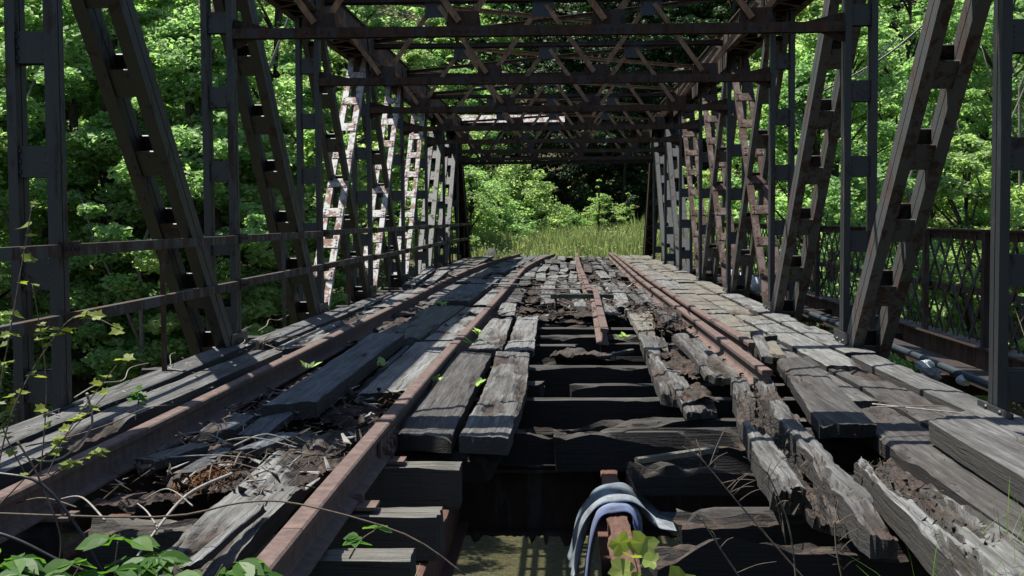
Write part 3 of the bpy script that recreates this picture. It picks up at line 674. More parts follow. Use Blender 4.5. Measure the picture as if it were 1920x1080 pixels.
# ------------------------------------------------------------------ loose and broken planks (things of their own)
def loose(c, z, th, mk, rot, label, name='loose_plank', cat='plank', **kw):
    z1 = kw.pop('z1', z); se = kw.pop('se', int(abs(c[0][0]*100)+abs(c[0][1]*10)) % 500+1000)
    return tag(plank(name, c, z, z1, th, M[mk], None, rot, se, **kw), label, cat)
loose([(-1.60, 7.72), (-1.29, 7.95), (-1.33, 12.75), (-1.68, 12.76)], .09, .11, 'wood_blue_shade', .05, 'thick plank in shaded slate grey with a squared dark end between the two left rails', jn=.03, res=.022)
loose([(-1.55, 17.96), (-1.08, 17.93), (-.97, 24.6), (-1.41, 24.7)], .08, .1, 'wood_blue_shade', .08, 'farther wide plank in shaded slate grey left of the second rail', jn=.03)
loose([(-.69, 7.12), (-.365, 6.98), (-.385, 11.5), (-.74, 11.7)], .02, .09, 'wood_dark', .22, 'worn brown plank lying tight against the second rail beside the hole', jn=.05, jf=.1, res=.022, grain=.008)
loose([(-.335, 7.05), (-.04, 6.98), (-.045, 11.5), (-.37, 11.62)], .025, .1, 'wood_grey', .06, 'smooth grey plank bordering the left edge of the deck hole', jn=.03, res=.022, bend=.03)
loose([(-1.25, 4.1), (-.97, 4.2), (-.98, 7.6), (-1.34, 7.7)], -.02, .09, 'wood_pale', .6, 'splintered rotten plank crumbling between the two left rails', jn=.2, jf=.25, res=.02, grain=.014)
loose([(-1.10, 4.1), (-1.01, 4.2), (-.985, 5.5), (-1.03, 5.6)], .035, .035, 'wood_pale', .1, 'bright white splinter lying on the rotten plank left of the second rail', name='wood_splinter', cat='splinter', jn=.3, jf=.35, res=.012, edge=.03)
loose([(-1.27, 4.3), (-1.19, 4.3), (-1.24, 5.9), (-1.31, 5.9)], -.03, .06, 'wood_tie_pale', .2, 'narrow brown splintered board under the creeper leaves', name='wood_splinter', cat='splinter', jn=.2, jf=.3, res=.014, edge=.03)
loose([(.95, 9.2), (1.17, 8.9), (1.30, 13.6), (1.06, 13.9)], .0, .12, 'wood_grey', .55, 'rotten plank hanging at the right edge of the deck hole', jn=.06, jf=.15, res=.022, grain=.012)
loose([(1.32, 9.5), (1.44, 9.3), (1.40, 11.9), (1.25, 11.9)], .05, .07, 'wood_grey', .3, 'curled grey splinter board leaning on the rotten plank right of the hole', name='curled_board', z1=.16, jn=.25, jf=.04, bend=.03, res=.018)
loose([(1.06, 8.25), (1.29, 8.5), (1.30, 9.9), (1.05, 9.95)], -.04, .07, 'wood_grey', .6, 'short crumbling board drooping into the hole at its right edge', jn=.15, jf=.2, res=.018, z1=.0)
loose([(1.03, 13.2), (1.20, 13.2), (1.50, 17.2), (1.04, 17.4)], .02, .08, 'wood_tan', .4, 'buckled tan board slab beside the end of the middle rail', jn=.5, jf=.2, sag=-.04, res=.022)
loose([(1.30, 13.6), (1.55, 14.4), (1.60, 15.2), (1.36, 15.6)], .10, .06, 'wood_dark', .5, 'dark curved bark slab on the debris heap left of the double rails', name='bark_slab', cat='slab', jn=.1, jf=.1, res=.018, sag=-.05)
rt = empty('rotten_timber', (1.5, 5.3, -.14), 'long crumbling timber with a hollow rotten core right of the hole', 'timber')
plank('side_strip', [(1.20, 5.75), (1.37, 5.65), (1.68, 9.9), (1.53, 9.95)], .0, .0, .14, M['wood_grey'], rt, .45, 2101, .016, .25, .06, .03, -.04, grain=.012)
plank('side_strip', [(1.44, 5.02), (1.61, 5.0), (1.87, 10.1), (1.69, 9.9)], .005, .0, .14, M['wood_grey'], rt, .42, 2102, .016, .12, .06, .04, -.03, grain=.012)
plank('rotten_core', [(1.33, 5.5), (1.47, 5.3), (1.71, 9.6), (1.62, 9.6)], -.03, -.01, .11, M['wood_dark'], rt, 1.0, 2103, .014, .2, .1, .03, -.035, grain=.02)
loose([(1.70, 7.2), (2.04, 7.25), (2.36, 11.0), (2.02, 10.7)], .05, .08, 'wood_dark', .04, 'dark brown plank with a broken jagged end, skewed across the right deck', jn=.14, jf=.05, res=.02)
loose([(1.57, 3.9), (1.96, 4.2), (2.00, 6.85), (1.72, 6.55)], .02, .13, 'wood_pale', .72, 'pale cracked plank with rotted middle in the bottom right corner', jn=.06, jf=.2, res=.018, grain=.009)
loose([(2.19, 4.9), (2.62, 4.9), (2.57, 7.45), (2.25, 7.1)], .115, .115, 'wood_grey', .12, 'pale thick offcut plank lying on top of the right deck', jn=.03, jf=.12, res=.022)
loose([(2.0, 10.95), (2.12, 10.7), (2.22, 11.9), (2.11, 12.0)], .07, .03, 'wood_tan', .05, 'thin tan board scrap resting on the dark skewed plank', name='board_scrap', cat='board', jn=.05, jf=.05, z1=.08)
loose([(1.93, 10.9), (2.02, 10.8), (2.14, 12.2), (2.02, 12.3)], .05, .06, 'wood_grey', .1, 'grey wood block leaning beside the broken end of the right rails', name='wood_block', cat='block', z1=.17, jn=.04, jf=.04)
loose([(2.12, 12.4), (2.36, 12.6), (2.37, 12.8), (2.15, 12.55)], .07, .05, 'wood_dark', .1, 'small dark wedge of wood on the tan planks near the rail end', name='wood_wedge', cat='wedge', jn=.02, jf=.02)
loose([(.05, 19.3), (1.0, 19.15), (1.02, 19.3), (.04, 19.5)], .09, .07, 'wood_moss', .2, 'mossy timber lying crosswise under the middle rail', name='cross_timber', cat='timber', jn=.02, jf=.02)
loose([(.1, 12.25), (.75, 12.1), (.78, 12.5), (.15, 12.75)], -.05, .07, 'wood_dark', .8, 'heap of rotten bark caught on the ties inside the hole', name='rotten_slab', cat='slab', jn=.1, jf=.1, res=.018, grain=.02)
loose([(.55, 11.75), (.62, 11.7), (.95, 12.3), (.88, 12.35)], -.03, .03, 'wood_grey', .2, 'small grey stick bridging two ties in the hole', name='wood_stick', cat='stick', jn=.05, jf=.05)
loose([(-1.90, 7.35), (-1.66, 7.35), (-1.62, 7.75), (-1.86, 7.95)], .0, .07, 'wood_blue_shade', .15, 'slate chip of broken plank beside the first rail, farther one', name='plank_chip', cat='chip', jn=.06, jf=.1, z1=.04)
loose([(-1.66, 7.3), (-1.47, 7.2), (-1.40, 8.0), (-1.58, 8.2)], -.02, .05, 'wood_blue_shade', .3, 'curved slate bark chip just in front of the thick slate plank', name='plank_chip', cat='chip', jn=.1, jf=.2, z1=.06)
loose([(-1.66, 6.1), (-1.53, 6.15), (-1.50, 6.75), (-1.60, 6.75)], .0, .04, 'wood_blue_shade', .05, 'upright grey chip standing in the debris left of the rotten plank', name='plank_chip', cat='chip', jn=.05, jf=.08, z1=.02)
loose([(-1.52, 6.5), (-1.38, 6.6), (-1.22, 7.2), (-1.36, 7.3)], .02, .04, 'wood_blue_shade', .2, 'pointed slate grey chip on the debris left of the rotten plank', name='plank_chip', cat='chip', jn=.15, jf=.2)
loose([(-1.95, 6.3), (-1.80, 6.2), (-1.66, 7.0), (-1.78, 7.1)], .03, .05, 'wood_grey', .25, 'grey bark chip leaning on the side of the first rail', name='plank_chip', cat='chip', jn=.1, jf=.2, z1=.0)
loose([(.62, 7.02), (.66, 6.98), (1.17, 7.36), (1.14, 7.42)], -.09, .035, 'wood_tan', .0, 'thin orange tan stick lying across the right ties', name='wood_stick', cat='stick', jn=.03, jf=.03)

# ------------------------------------------------------------------ rails
def rail_mesh(pts, hgt=.17, roll=0.0):
    prof = [(-.065, 0), (.065, 0), (.065, .012), (.018, .03), (.011, .045), (.011, hgt-.05), (.040, hgt-.036), (.042, hgt-.008), (.034, hgt), (-.034, hgt), (-.042, hgt-.008), (-.040, hgt-.036), (-.011, hgt-.05), (-.011, .045), (-.018, .03), (-.065, .012)]
    P = [np.array(p, float) for p in pts]; out = []
    for a, b_ in zip(P[:-1], P[1:]):
        n = max(1, int(np.linalg.norm(b_-a)/.5))
        for i in range(n): out.append(a+(b_-a)*i/n)
    out.append(P[-1]); out = np.array(out)
    for _ in range(12): out[1:-1] = out[1:-1]*.5+.25*(out[:-2]+out[2:])
    mb = MB(); K = len(prof)
    for i, p in enumerate(out):
        t = out[min(i+1, len(out)-1)]-out[max(i-1, 0)]; t = t/np.linalg.norm(t); s = np.array([t[1], -t[0], 0]); s /= np.linalg.norm(s)
        cr, sr = math.cos(roll), math.sin(roll)
        for (a, h) in prof:
            a2 = a*cr+h*sr; h2 = -a*sr+h*cr
            mb.v.append(tuple(p+s*a2+np.array([0, 0, h2])))
    for i in range(len(out)-1):
        for j in range(K): mb.f.append((i*K+j, (i+1)*K+j, (i+1)*K+(j+1) % K, i*K+(j+1) % K))
    mb.f.append(tuple(range(K))); mb.f.append(tuple((len(out)-1)*K+j for j in reversed(range(K))))
    return mb
def spike(parent, x, y, z, side):
    b = MB(); b.box(x+side*.072-.012, x+side*.072+.012, y-.012, y+.012, z-.03, z+.03); b.box(x+side*.06-.016, x+side*.06+.016, y-.016, y+.016, z+.03, z+.042)
    return build('rail_spike', b, M['rail'], parent)
zr = -.072
def rail_(pts, label, roll=0., plates=()):
    o = tag(build('rail', rail_mesh(pts, roll=roll), M['rail']), label, 'rail')
    for (x, y) in plates:
        b = MB(); b.box(x-.13, x+.15, y-.075, y+.075, pts[0][2]-.018, pts[0][2]-.002); build('tie_plate', b, M['rail'], o)
        for s in (-1, 1): spike(o, x, y+.03*s, pts[0][2]+.0, s)
    return o
r1 = rail_([(-2.10, 3.7, zr), (-2.07, 5.8, zr), (-2.03, 11, zr), (-1.985, 17, zr), (-1.98, 25.8, zr), (-1.83, 31.7, zr), (-1.63, 35.4, zr), (-1.36, 39.4, zr), (-1.2, 42.5, zr)], 'leftmost long rusty rail running the length of the deck', 0, [(-2.07, 5.55), (-2.05, 6.75), (-2.04, 7.9), (-2.03, 9.5)])
r2 = rail_([(-.73, 3.7, zr), (-.745, 4.9, zr), (-.755, 6.1, zr), (-.75, 11, zr), (-.70, 20, zr), (-.68, 30.5, zr), (-.4, 37, zr), (-.05, 42, zr)], 'second rusty rail from the left, long, passing the left side of the hole', 0, [(-.745, 5.78), (-.755, 6.88), (-.75, 8.06), (-.745, 9.5)])
r3 = rail_([(.66, 13.25, zr-.01), (.70, 17, zr+.01), (.735, 20.5, zr+.03)], 'short loose middle rail ending broken over the hole', .12)
r3b = rail_([(.66, 20.2, zr), (.63, 30.6, zr), (.66, 42.4, zr)], 'far length of the middle rail continuing behind the broken one')
r4 = rail_([(1.765, 9.5, zr), (1.73, 15.8, zr), (1.68, 24.5, zr), (1.72, 33, zr), (1.76, 42.4, zr)], 'inner rail of the pair on the right side of the deck', 0, [(1.76, 10.45), (1.75, 11.5), (1.745, 12.6), (1.74, 13.7)])
r5 = rail_([(1.965, 11.6, zr), (1.905, 16, zr), (1.86, 24.5, zr), (1.88, 42.4, zr)], 'outer rail of the pair on the right side of the deck', 0, [(1.96, 12.6), (1.94, 13.7)])
# bolted joint bar on rail 2
b = MB(); b.box(-.735, -.718, 6.75, 7.35, -.05, .045)
for q in range(4):
    yq = 6.83+q*.145; b.tube([(-.718, yq, .0), (-.685, yq, .0)], .022, 6)
build('joint_bar', b, M['rail'], r2)

# ------------------------------------------------------------------ rotten litter on the deck
def litter(name, x0, x1, y0, y1, zf, seed, m, thr, label, rotv=1.0, res=.022, amp=.07):
    nx = int((x1-x0)/res); ny_ = int((y1-y0)/res)
    X, Y = np.meshgrid(np.linspace(x0, x1, nx+1), np.linspace(y0, y1, ny_+1), indexing='ij')
    e = np.minimum.reduce([X-x0, x1-X, Y-y0, y1-Y])
    msk = fbm(X*3.3, Y*2.1, seed, 5) - .12*(1-sst(0, .18, e))
    Z = zf + amp*(fbm(X*9, Y*7, seed+1, 5)-.35)*1.6 + .05*(fbm(X*30, Y*9, seed+2, 3)-.5) + .10*(msk-thr)
    keep = (msk > thr)
    idx = -np.ones(X.shape, int); V = []; Fc = []
    kq = keep[:-1, :-1] & keep[1:, :-1] & keep[1:, 1:] & keep[:-1, 1:]
    used = np.zeros(X.shape, bool); used[:-1, :-1] |= kq; used[1:, :-1] |= kq; used[1:, 1:] |= kq; used[:-1, 1:] |= kq
    idx[used] = np.arange(used.sum()); V = np.stack([X[used], Y[used], Z[used]], -1)
    I, J = np.nonzero(kq)
    Fc = np.stack([idx[I, J], idx[I+1, J], idx[I+1, J+1], idx[I, J+1]], -1).tolist()
    mb = MB(); mb.v = V.tolist(); mb.f = Fc
    o = build(name, mb, m, None, attr=np.full(len(V), rotv)); return tag(o, label, 'litter', kind='stuff')
litter('rotten_wood_litter', -1.95, -.86, 5.75, 9.3, -.11, 41, M['wood_dark'], .46, 'brown crumbled wood between the two left rails')
litter('rotten_wood_litter', 1.0, 1.66, 13.0, 17.2, .035, 47, M['wood_dark'], .5, 'brown crumbled wood heap left of the double rails', amp=.09)
litter('rotten_wood_litter', -1.95, -.86, 12.8, 19.0, -.05, 53, M['wood_dark'], .5, 'dark crumbled wood between the left rails farther along', res=.035)
litter('rotten_wood_litter', -.66, 1.66, 16.2, 30, -.105, 59, M['wood_dark'], .46, 'dark crumbled wood between the ragged middle planks', res=.05)
litter('rotten_wood_litter', 1.0, 1.45, 8.6, 12.6, -.02, 67, M['wood_dark'], .48, 'crumbled wood on the rotten planks right of the hole')
regO = None
def chips(name, n, region, zf, size, m, label, seed, flat=.5):
    r = random.Random(seed); mb = MB()
    for i in range(n):
        x, y = region(r); L_ = size*r.uniform(.4, 1.6); wd = L_*r.choice([.08, .12, .2, .4])*r.uniform(.7, 1.2); th = L_*r.uniform(.03, .09)
        R = Euler((r.uniform(-flat, flat), r.uniform(-flat, flat), r.gauss(math.pi/2, .8))).to_matrix(); c = Vector((x, y, zf(x, y, r)))
        q = []
        for zz in (-1, 1):
            for sx_, sy_ in ((-1, -1), (1, -1), (1, 1), (-1, 1)):
                q.append(c+R@Vector((sx_*L_/2*r.uniform(.6, 1.2), sy_*wd/2*(r.uniform(.6, 1.1) if sx_ < 0 else r.uniform(.05, .5)), zz*th/2*(1 if sx_ < 0 else .6))))
        mb.quadbox(q)
    return tag(build(name, mb, m, None), label, 'chips', kind='stuff')
regA = lambda r: (r.uniform(-1.93, -.88), 5.7+3.6*r.random())
chips('wood_chips', 480, regA, lambda x, y, r: -.03+r.uniform(-.03, .05), .085, M['chip_dark'], 'dark wood chips strewn between the two left rails', 5, .6)
chips('wood_chips', 120, regA, lambda x, y, r: -.015+r.uniform(-.02, .04), .075, M['chip_pale'], 'pale wood chips strewn between the two left rails', 6, .5)
regO = lambda r: (-1.46+r.gauss(0, .06), 6.05+r.gauss(0, .14))
chips('orange_wood_crumbs', 260, regO, lambda x, y, r: -.01+r.uniform(-.03, .03), .035, M['rot_orange'], 'orange crumbled heartwood in the debris between the left rails', 15, .9)
regB = lambda r: (r.uniform(-.6, 1.62), 16.2+9*r.random())
chips('wood_chips', 240, regB, lambda x, y, r: .0+r.uniform(-.04, .03), .13, M['chip_dark'], 'dark wood chips over the ragged middle planks', 7, .4)
chips('wood_chips', 120, regB, lambda x, y, r: .01+r.uniform(-.03, .03), .13, M['chip_pale'], 'pale wood chips over the ragged middle planks', 8, .4)
regC = lambda r: (r.gauss(1.38, .12), 13.2+3.6*r.random())
chips('wood_chips', 220, regC, lambda x, y, r: .07+r.uniform(-.04, .05), .08, M['chip_dark'], 'dark chip heap left of the double rails', 9, .8)
regD = lambda r: (lambda y: (1.36+.062*(y-6)+r.gauss(0, .07), y))(5.4+4.0*r.random())
chips('wood_crumbs', 300, regD, lambda x, y, r: -.01+r.uniform(-.04, .03), .035, M['chip_dark'], 'dark crumbs in the hollow of the long rotten timber', 10, .9)
regE = lambda r: (1.80+r.gauss(0, .07)+.0, 4.6+1.8*r.random())
chips('wood_crumbs', 200, regE, lambda x, y, r: .0+r.uniform(-.02, .02), .04, M['chip_dark'], 'crumbs in the rotted middle of the pale corner plank', 12, .9)
regF = lambda r: (2.3+r.gauss(0, .25), 5.0+5*r.random())
chips('wood_crumbs', 160, regF, lambda x, y, r: .008, .025, M['chip_dark'], 'grit and crumbs scattered over the right deck planks', 13, .3)
regG = lambda r: (r.uniform(-2.9, -2.2), 6+8*r.random())
chips('wood_crumbs', 90, regG, lambda x, y, r: .055, .04, M['chip_pale'], 'small chips scattered over the left deck planks', 14, .3)

# ------------------------------------------------------------------ twigs, vines, cables on the deck
def curve_pts(P, n=24):
    P = [Vector(p) for p in P]; Q = [P[0]]+P+[P[-1]]; out = []
    for i in range(1, len(Q)-2):
        p0, p1, p2, p3 = Q[i-1], Q[i], Q[i+1], Q[i+2]; m = max(2, n//(len(P)-1))
        for j in range(m):
            t = j/m; out.append(.5*((2*p1)+(p2-p0)*t+(2*p0-5*p1+4*p2-p3)*t*t+(3*p1-p0-3*p2+p3)*t**3))
    out.append(P[-1]); return out
def strand(name, P, r, m, label, cat, r1=None, group=None, parent=None, n=24):
    b = MB(); b.tube(curve_pts(P, n), r, 6, r1 if r1 is not None else r*.6); o = build(name, b, M[m], parent, smooth=True)
    return tag(o, label, cat, group) if parent is None else o
strand('dry_vine', [(-2.05, 4.6, .16), (-1.24, 4.6, .14), (-.93, 4.62, .19), (-.71, 4.62, .185), (-.32, 4.6, .08), (-.1, 4.6, -.07)], .0045, 'twig', 'long brown dry vine arching over the second rail in the foreground', 'vine', .0035)
strand('black_cable', [(-2.0, 4.62, .31), (-1.82, 4.6, .30), (-1.66, 4.6, .26), (-1.52, 4.6, .08), (-1.46, 4.62, -.06), (-1.4, 4.7, -.2)], .007, 'cable', 'black cable curving over the first rail into the gap', 'cable', .006)
strand('black_cable', [(-2.1, 4.4, .16), (-1.75, 4.4, .13), (-1.52, 4.4, .03), (-1.35, 4.4, -.04)], .007, 'cable', 'lower black cable among the creeper leaves', 'cable', .006)
strand('dry_vine', [(-1.98, 5.9, .42), (-2.0, 6.0, .25), (-2.11, 6.0, .12), (-2.25, 6.1, .06), (-2.4, 6.2, .06)], .007, 'twig_pale', 'bleached twig bent over the near left plank', 'twig')
strand('dry_vine', [(-1.75, 4.6, .42), (-1.68, 4.6, .30), (-1.60, 4.6, .08), (-1.61, 4.6, -.05)], .0045, 'twig', 'thin twig hanging across the first rail', 'twig')
strand('dry_vine', [(-1.3, 5.9, .04), (-1.36, 5.4, .05), (-1.38, 5.0, -.02), (-1.42, 4.8, -.12)], .008, 'twig_pale', 'pale lichen twig lying on the brown splintered board', 'twig')
for i in range(9):
    x0 = rng.uniform(-3.0, -2.25); y0 = rng.uniform(5.2, 13.5); P = [(x0, y0, .06)]
    an = rng.uniform(.3, 2.6)
    for q in range(4):
        an += rng.uniform(-.7, .7); x0 += .28*math.cos(an)*.6; y0 += .45*math.sin(an); P.append((max(-3.05, min(-2.15, x0)), y0, .06+rng.uniform(0, .06)))
    strand('dry_vine', P, rng.uniform(.004, .007), rng.choice(['twig', 'twig_pale', 'twig']), 'tangled dry vine stem lying on the left deck planks', 'vine', None, 'dry vine stems on the left planks')
for i in range(14):
    x0 = rng.uniform(-1.9, -.9); y0 = rng.uniform(4.8, 8.6); an = rng.uniform(0, 3.1); ln = rng.uniform(.2, .6)
    strand('dry_twig', [(x0, y0, .03), (x0+ln*.5*math.cos(an), y0+ln*.5*math.sin(an), .03+rng.uniform(0, .06)), (x0+ln*math.cos(an), y0+ln*math.sin(an), .02)], rng.uniform(.003, .006), rng.choice(['twig', 'twig_pale']), 'dry twig on the debris between the two left rails', 'twig', None, 'dry twigs between the left rails')
for i, (yy, xa, xb, z) in enumerate(((24.5, -2.0, 1.0, .13), (22.2, -1.9, .9, .14), (21.2, -.9, .6, .12))):
    strand('wire', [(xa, yy, z), ((xa+xb)/2, yy-.6, z-.02), (xb, yy-1.0, z)], .012, 'cable', ['farthest black wire lying across the left rails', 'middle black wire lying across the left rails', 'nearest black wire across the second rail'][i], 'wire')
strand('dry_twig', [(2.25, 8.3, .02), (2.5, 8.0, .03), (2.72, 7.9, .02)], .006, 'twig_pale', 'pale forked twig on the right deck planks', 'twig')
strand('dry_twig', [(2.2, 8.15, .02), (2.45, 8.1, .035), (2.68, 8.2, .02)], .004, 'twig_pale', 'thin pale twig beside the forked twig on the right deck', 'twig')
# hanging vine and loose wires in the trusses
strand('hanging_vine', [(-4.35, 18, 4.9), (-4.33, 18, 4.2), (-4.36, 18, 3.6), (-4.34, 18, 3.1)], .035, 'bark', 'dark vine hanging straight down behind the left truss', 'vine', .012)
strand('guy_wire', [(3.3, 18.2, 2.7), (4.8, 18.2, 3.5), (6.1, 18.2, 4.7)], .014, 'cable', 'thin dark wire sloping up behind the right truss', 'wire', .014)
strand('guy_wire', [(3.05, 16.8, 2.35), (4.0, 17.6, 2.9), (5.0, 18.6, 3.75)], .012, 'cable', 'second thin wire from the right truss post', 'wire', .012)
# dead weed stalks, bottom right of the hole
def weed(base, tip, label, br, seed):
    r = random.Random(seed); root = empty('dead_weed', base, label, 'weed', 'dead weed stalks by the hole')
    base = Vector(base); tip = Vector(tip)
    strand('stem', [base, base.lerp(tip, .5)+Vector((r.uniform(-.03, .03), 0, .02)), tip], .0045, 'twig', '', '', .0025, None, root)
    for i in range(br):
        t = r.uniform(.35, 1); p = base.lerp(tip, t); d = Vector((r.uniform(-1, 1), r.uniform(-.4, .4), r.uniform(.1, .8))).normalized()*r.uniform(.05, .17)
        strand('branch', [p, p+d*.5+Vector((0, 0, .01)), p+d], .0022, 'twig', '', '', .0012, None, root, 6)
weed((1.28, 5.3, -.3), (.82, 5.35, .24), 'tall dead weed leaning left over the right ties', 14, 1)
weed((1.22, 5.25, -.3), (1.10, 5.3, .18), 'upright dead weed stalk by the rotten timber', 8, 2)
weed((1.05, 5.2, -.35), (.82, 5.2, .0), 'short straight dead stalk in front of the ties', 3, 3)
weed((1.42, 5.2, -.35), (1.37, 5.25, -.02), 'small branchy dead weed under the rotten timber end', 9, 4)
weed((3.3, 8.2, .0), (3.25, 8.6, .62), 'bleached leaning stalks beside the near right post', 6, 5)

# ------------------------------------------------------------------ cloth over the stringer
def sheet(P, y0, y1, spread, amp, seed, n=56, nv=30):
    prof = curve_pts(P, n); mb = MB(); att = []; m_ = len(prof)
    for i, p in enumerate(prof):
        s_ = i/(m_-1); t = (prof[min(i+1, m_-1)]-prof[max(i-1, 0)]).normalized(); nr = Vector((-t.z, 0, t.x))
        for j in range(nv+1):
            v_ = j/nv; fl = 1+spread*abs(s_-.42)
            wr = amp*((float(fbm(np.array(v_*4.0+seed), np.array(s_*2.2), seed, 4))-.4)*2+.7*abs(math.sin(v_*9+3*math.sin(s_*4+seed))))*fl*1.4
            yv = (y0+y1)/2+(v_-.5)*(y1-y0)*fl+.03*math.sin(s_*7+seed)
            q = p+nr*wr*(1 if nr.z > -.2 else -1); mb.v.append((q.x, yv, q.z)); att.append(v_)
    mb.f = [(i*(nv+1)+j, (i+1)*(nv+1)+j, (i+1)*(nv+1)+j+1, i*(nv+1)+j+1) for i in range(m_-1) for j in range(nv)]
    return mb, att
mb, att = sheet([(.31, 0, -.70), (.34, 0, -.56), (.39, 0, -.42), (.45, 0, -.335), (.53, 0, -.312), (.60, 0, -.318), (.66, 0, -.37), (.72, 0, -.43), (.80, 0, -.47), (.90, 0, -.50)], 6.80, 7.2, .9, .026, 3)
cl = tag(build('draped_cloth', mb, M['cloth'], None, smooth=True, attr=[.25+.75*a_ for a_ in att], attr_name='strip'), 'faded blue and grey cloth draped over the rusty stringer in the hole', 'cloth')
mb, att = sheet([(.37, 0, -1.15), (.385, 0, -.8), (.405, 0, -.55), (.435, 0, -.38), (.468, 0, -.325), (.535, 0, -.316), (.598, 0, -.322), (.632, 0, -.37), (.645, 0, -.46)], 6.62, 6.80, .6, .014, 9)
ln_o = build('lining', mb, M['cloth'], cl, smooth=True, attr=[.26*a_ for a_ in att], attr_name='strip')
for o_ in (cl, ln_o):
    md = o_.modifiers.new('thickness', 'SOLIDIFY'); md.thickness = .005

# ------------------------------------------------------------------ leaves near the camera
def leaf_shape(kind):
    if kind == 'ovate': return [(0, 0), (.22, .2), (.33, .45), (.25, .72), (0, 1.05), (-.25, .72), (-.33, .45), (-.22, .2)]
    if kind == 'tulip': return [(0, 0), (.28, .02), (.52, .22), (.40, .42), (.50, .72), (.26, .80), (0, .70), (-.26, .80), (-.50, .72), (-.40, .42), (-.52, .22), (-.28, .02)]
    if kind == 'grape': return [(0, .08), (.28, -.04), (.48, .18), (.38, .36), (.52, .62), (.22, .66), (0, .98), (-.22, .66), (-.52, .62), (-.38, .36), (-.48, .18), (-.28, -.04)]
def add_leaf(mb, p, d, up, size, kind, fold=.25):
    d = Vector(d).normalized(); up = Vector(up); up = (up-d*up.dot(d)).normalized(); s = d.cross(up); n0 = len(mb.v); sh = leaf_shape(kind)
    mb.v.append(tuple(Vector(p)+d*(size*.45)-up*(size*.04)))
    for (a, t) in sh: mb.v.append(tuple(Vector(p)+d*(size*t)+s*(size*a)+up*(size*fold*(abs(a)-.8*max(0, t-.5)**1.5))))
    K = len(sh)
    for j in range(K): mb.f.append((n0, n0+1+j, n0+1+(j+1) % K))
def rdir(r, z0=-.3, z1=.4): 
    a = r.uniform(0, 2*math.pi); return Vector((math.cos(a), math.sin(a), r.uniform(z0, z1)))
def sprig(name, root, stems, m, kind, size, nleaf, label, cat, seed, compound=0, group=None):
    r = random.Random(seed); o = empty(name, root, label, cat, group)
    for st in stems:
        strand('stem', [root]+list(st), .004, 'twig', '', '', .002, None, o)
        pts = curve_pts([root]+list(st), 30)
        lm = MB()
        for i in range(nleaf):
            p = pts[int(len(pts)*(.35+.65*r.random()))-1] if i else pts[-1]; d = rdir(r, -.25, .25)
            if compound:
                c = p + d*.05
                for q in range(compound):
                    an = (q-(compound-1)/2)*.62; dd = Vector((d.x*math.cos(an)-d.y*math.sin(an), d.x*math.sin(an)+d.y*math.cos(an), -.25+r.uniform(-.15, .1)))
                    add_leaf(lm, c, dd, (r.uniform(-.3, .3), r.uniform(-.6, .1), 1), size*r.uniform(.75, 1.1), kind)
            else: add_leaf(lm, p, d, (r.uniform(-.5, .5), r.uniform(-1.0, .2), 1), size*r.uniform(.6, 1.15), kind)
        build('leaves', lm, M[m], o)
    return o
# climbing vine at the left edge
V0 = (-2.05, 5.0, .05)
sprig('climbing_vine', V0, [[(-2.0, 5, .5), (-1.92, 5, .9), (-1.86, 5.05, 1.3)], [(-1.95, 5, .45), (-1.8, 5, .72), (-1.64, 4.95, .86), (-1.45, 4.9, .80)], [(-1.9, 5, .2), (-1.72, 5, .38), (-1.55, 5, .55)]],
      'leaf_vine', 'grape', .058, 13, 'yellow green vine climbing at the left edge of the picture', 'vine', 21)
sprig('climbing_vine', (-2.1, 5.6, .0), [[(-2.05, 5.6, .5), (-2.1, 5.6, .95)], [(-1.95, 5.6, .3), (-1.8, 5.6, .5), (-1.7, 5.6, .62)], [(-2.25, 5.6, .3), (-2.2, 5.6, .45)], [(-2.0, 5.6, .12), (-1.8, 5.6, .2)]],
      'leaf_vine', 'grape', .055, 10, 'second vine with small leaves behind the first at the left edge', 'vine', 22)
sprig('vine_seedling', (-2.3, 7.5, .04), [[(-2.28, 7.5, .15), (-2.3, 7.5, .22)]], 'leaf_creeper', 'grape', .08, 8, 'small vine seedling on the near left plank', 'seedling', 23)
# creeper, bottom left corner
for i, (x, y, z, n_, lab) in enumerate([(-1.50, 3.95, .14, 9, 'creeper clump in the bottom left corner, leftmost'), (-1.30, 4.0, .10, 7, 'creeper clump second from the left corner'), (-1.02, 3.9, .10, 10, 'bright creeper clump at the bottom beside the white splinter'),
                                        (-.84, 4.0, .10, 4, 'small creeper sprout beside the foot of the second rail'), (-1.2, 4.2, .12, 4, 'upright creeper sprout left of the white splinter'), (-1.6, 4.2, .05, 4, 'dark creeper sprout under the lower cable')]):
    sprig('creeper', (x, y, z-.25), [[(x-.05, y, z-.1), (x-.04+.05*(i % 2), y, z+.03)], [(x+.06, y, z-.12), (x+.1, y-.05, z+.0)]], 'leaf_creeper', 'ovate', .11 if i != 2 else .115, n_, lab, 'creeper', 40+i, 5)
sprig('creeper', (-.55, 4.75, -.05), [[(-.50, 4.7, .03), (-.44, 4.65, .08)]], 'leaf_creeper', 'ovate', .075, 3, 'small creeper sprig on the broken tie right of the second rail', 'creeper', 51, 4)
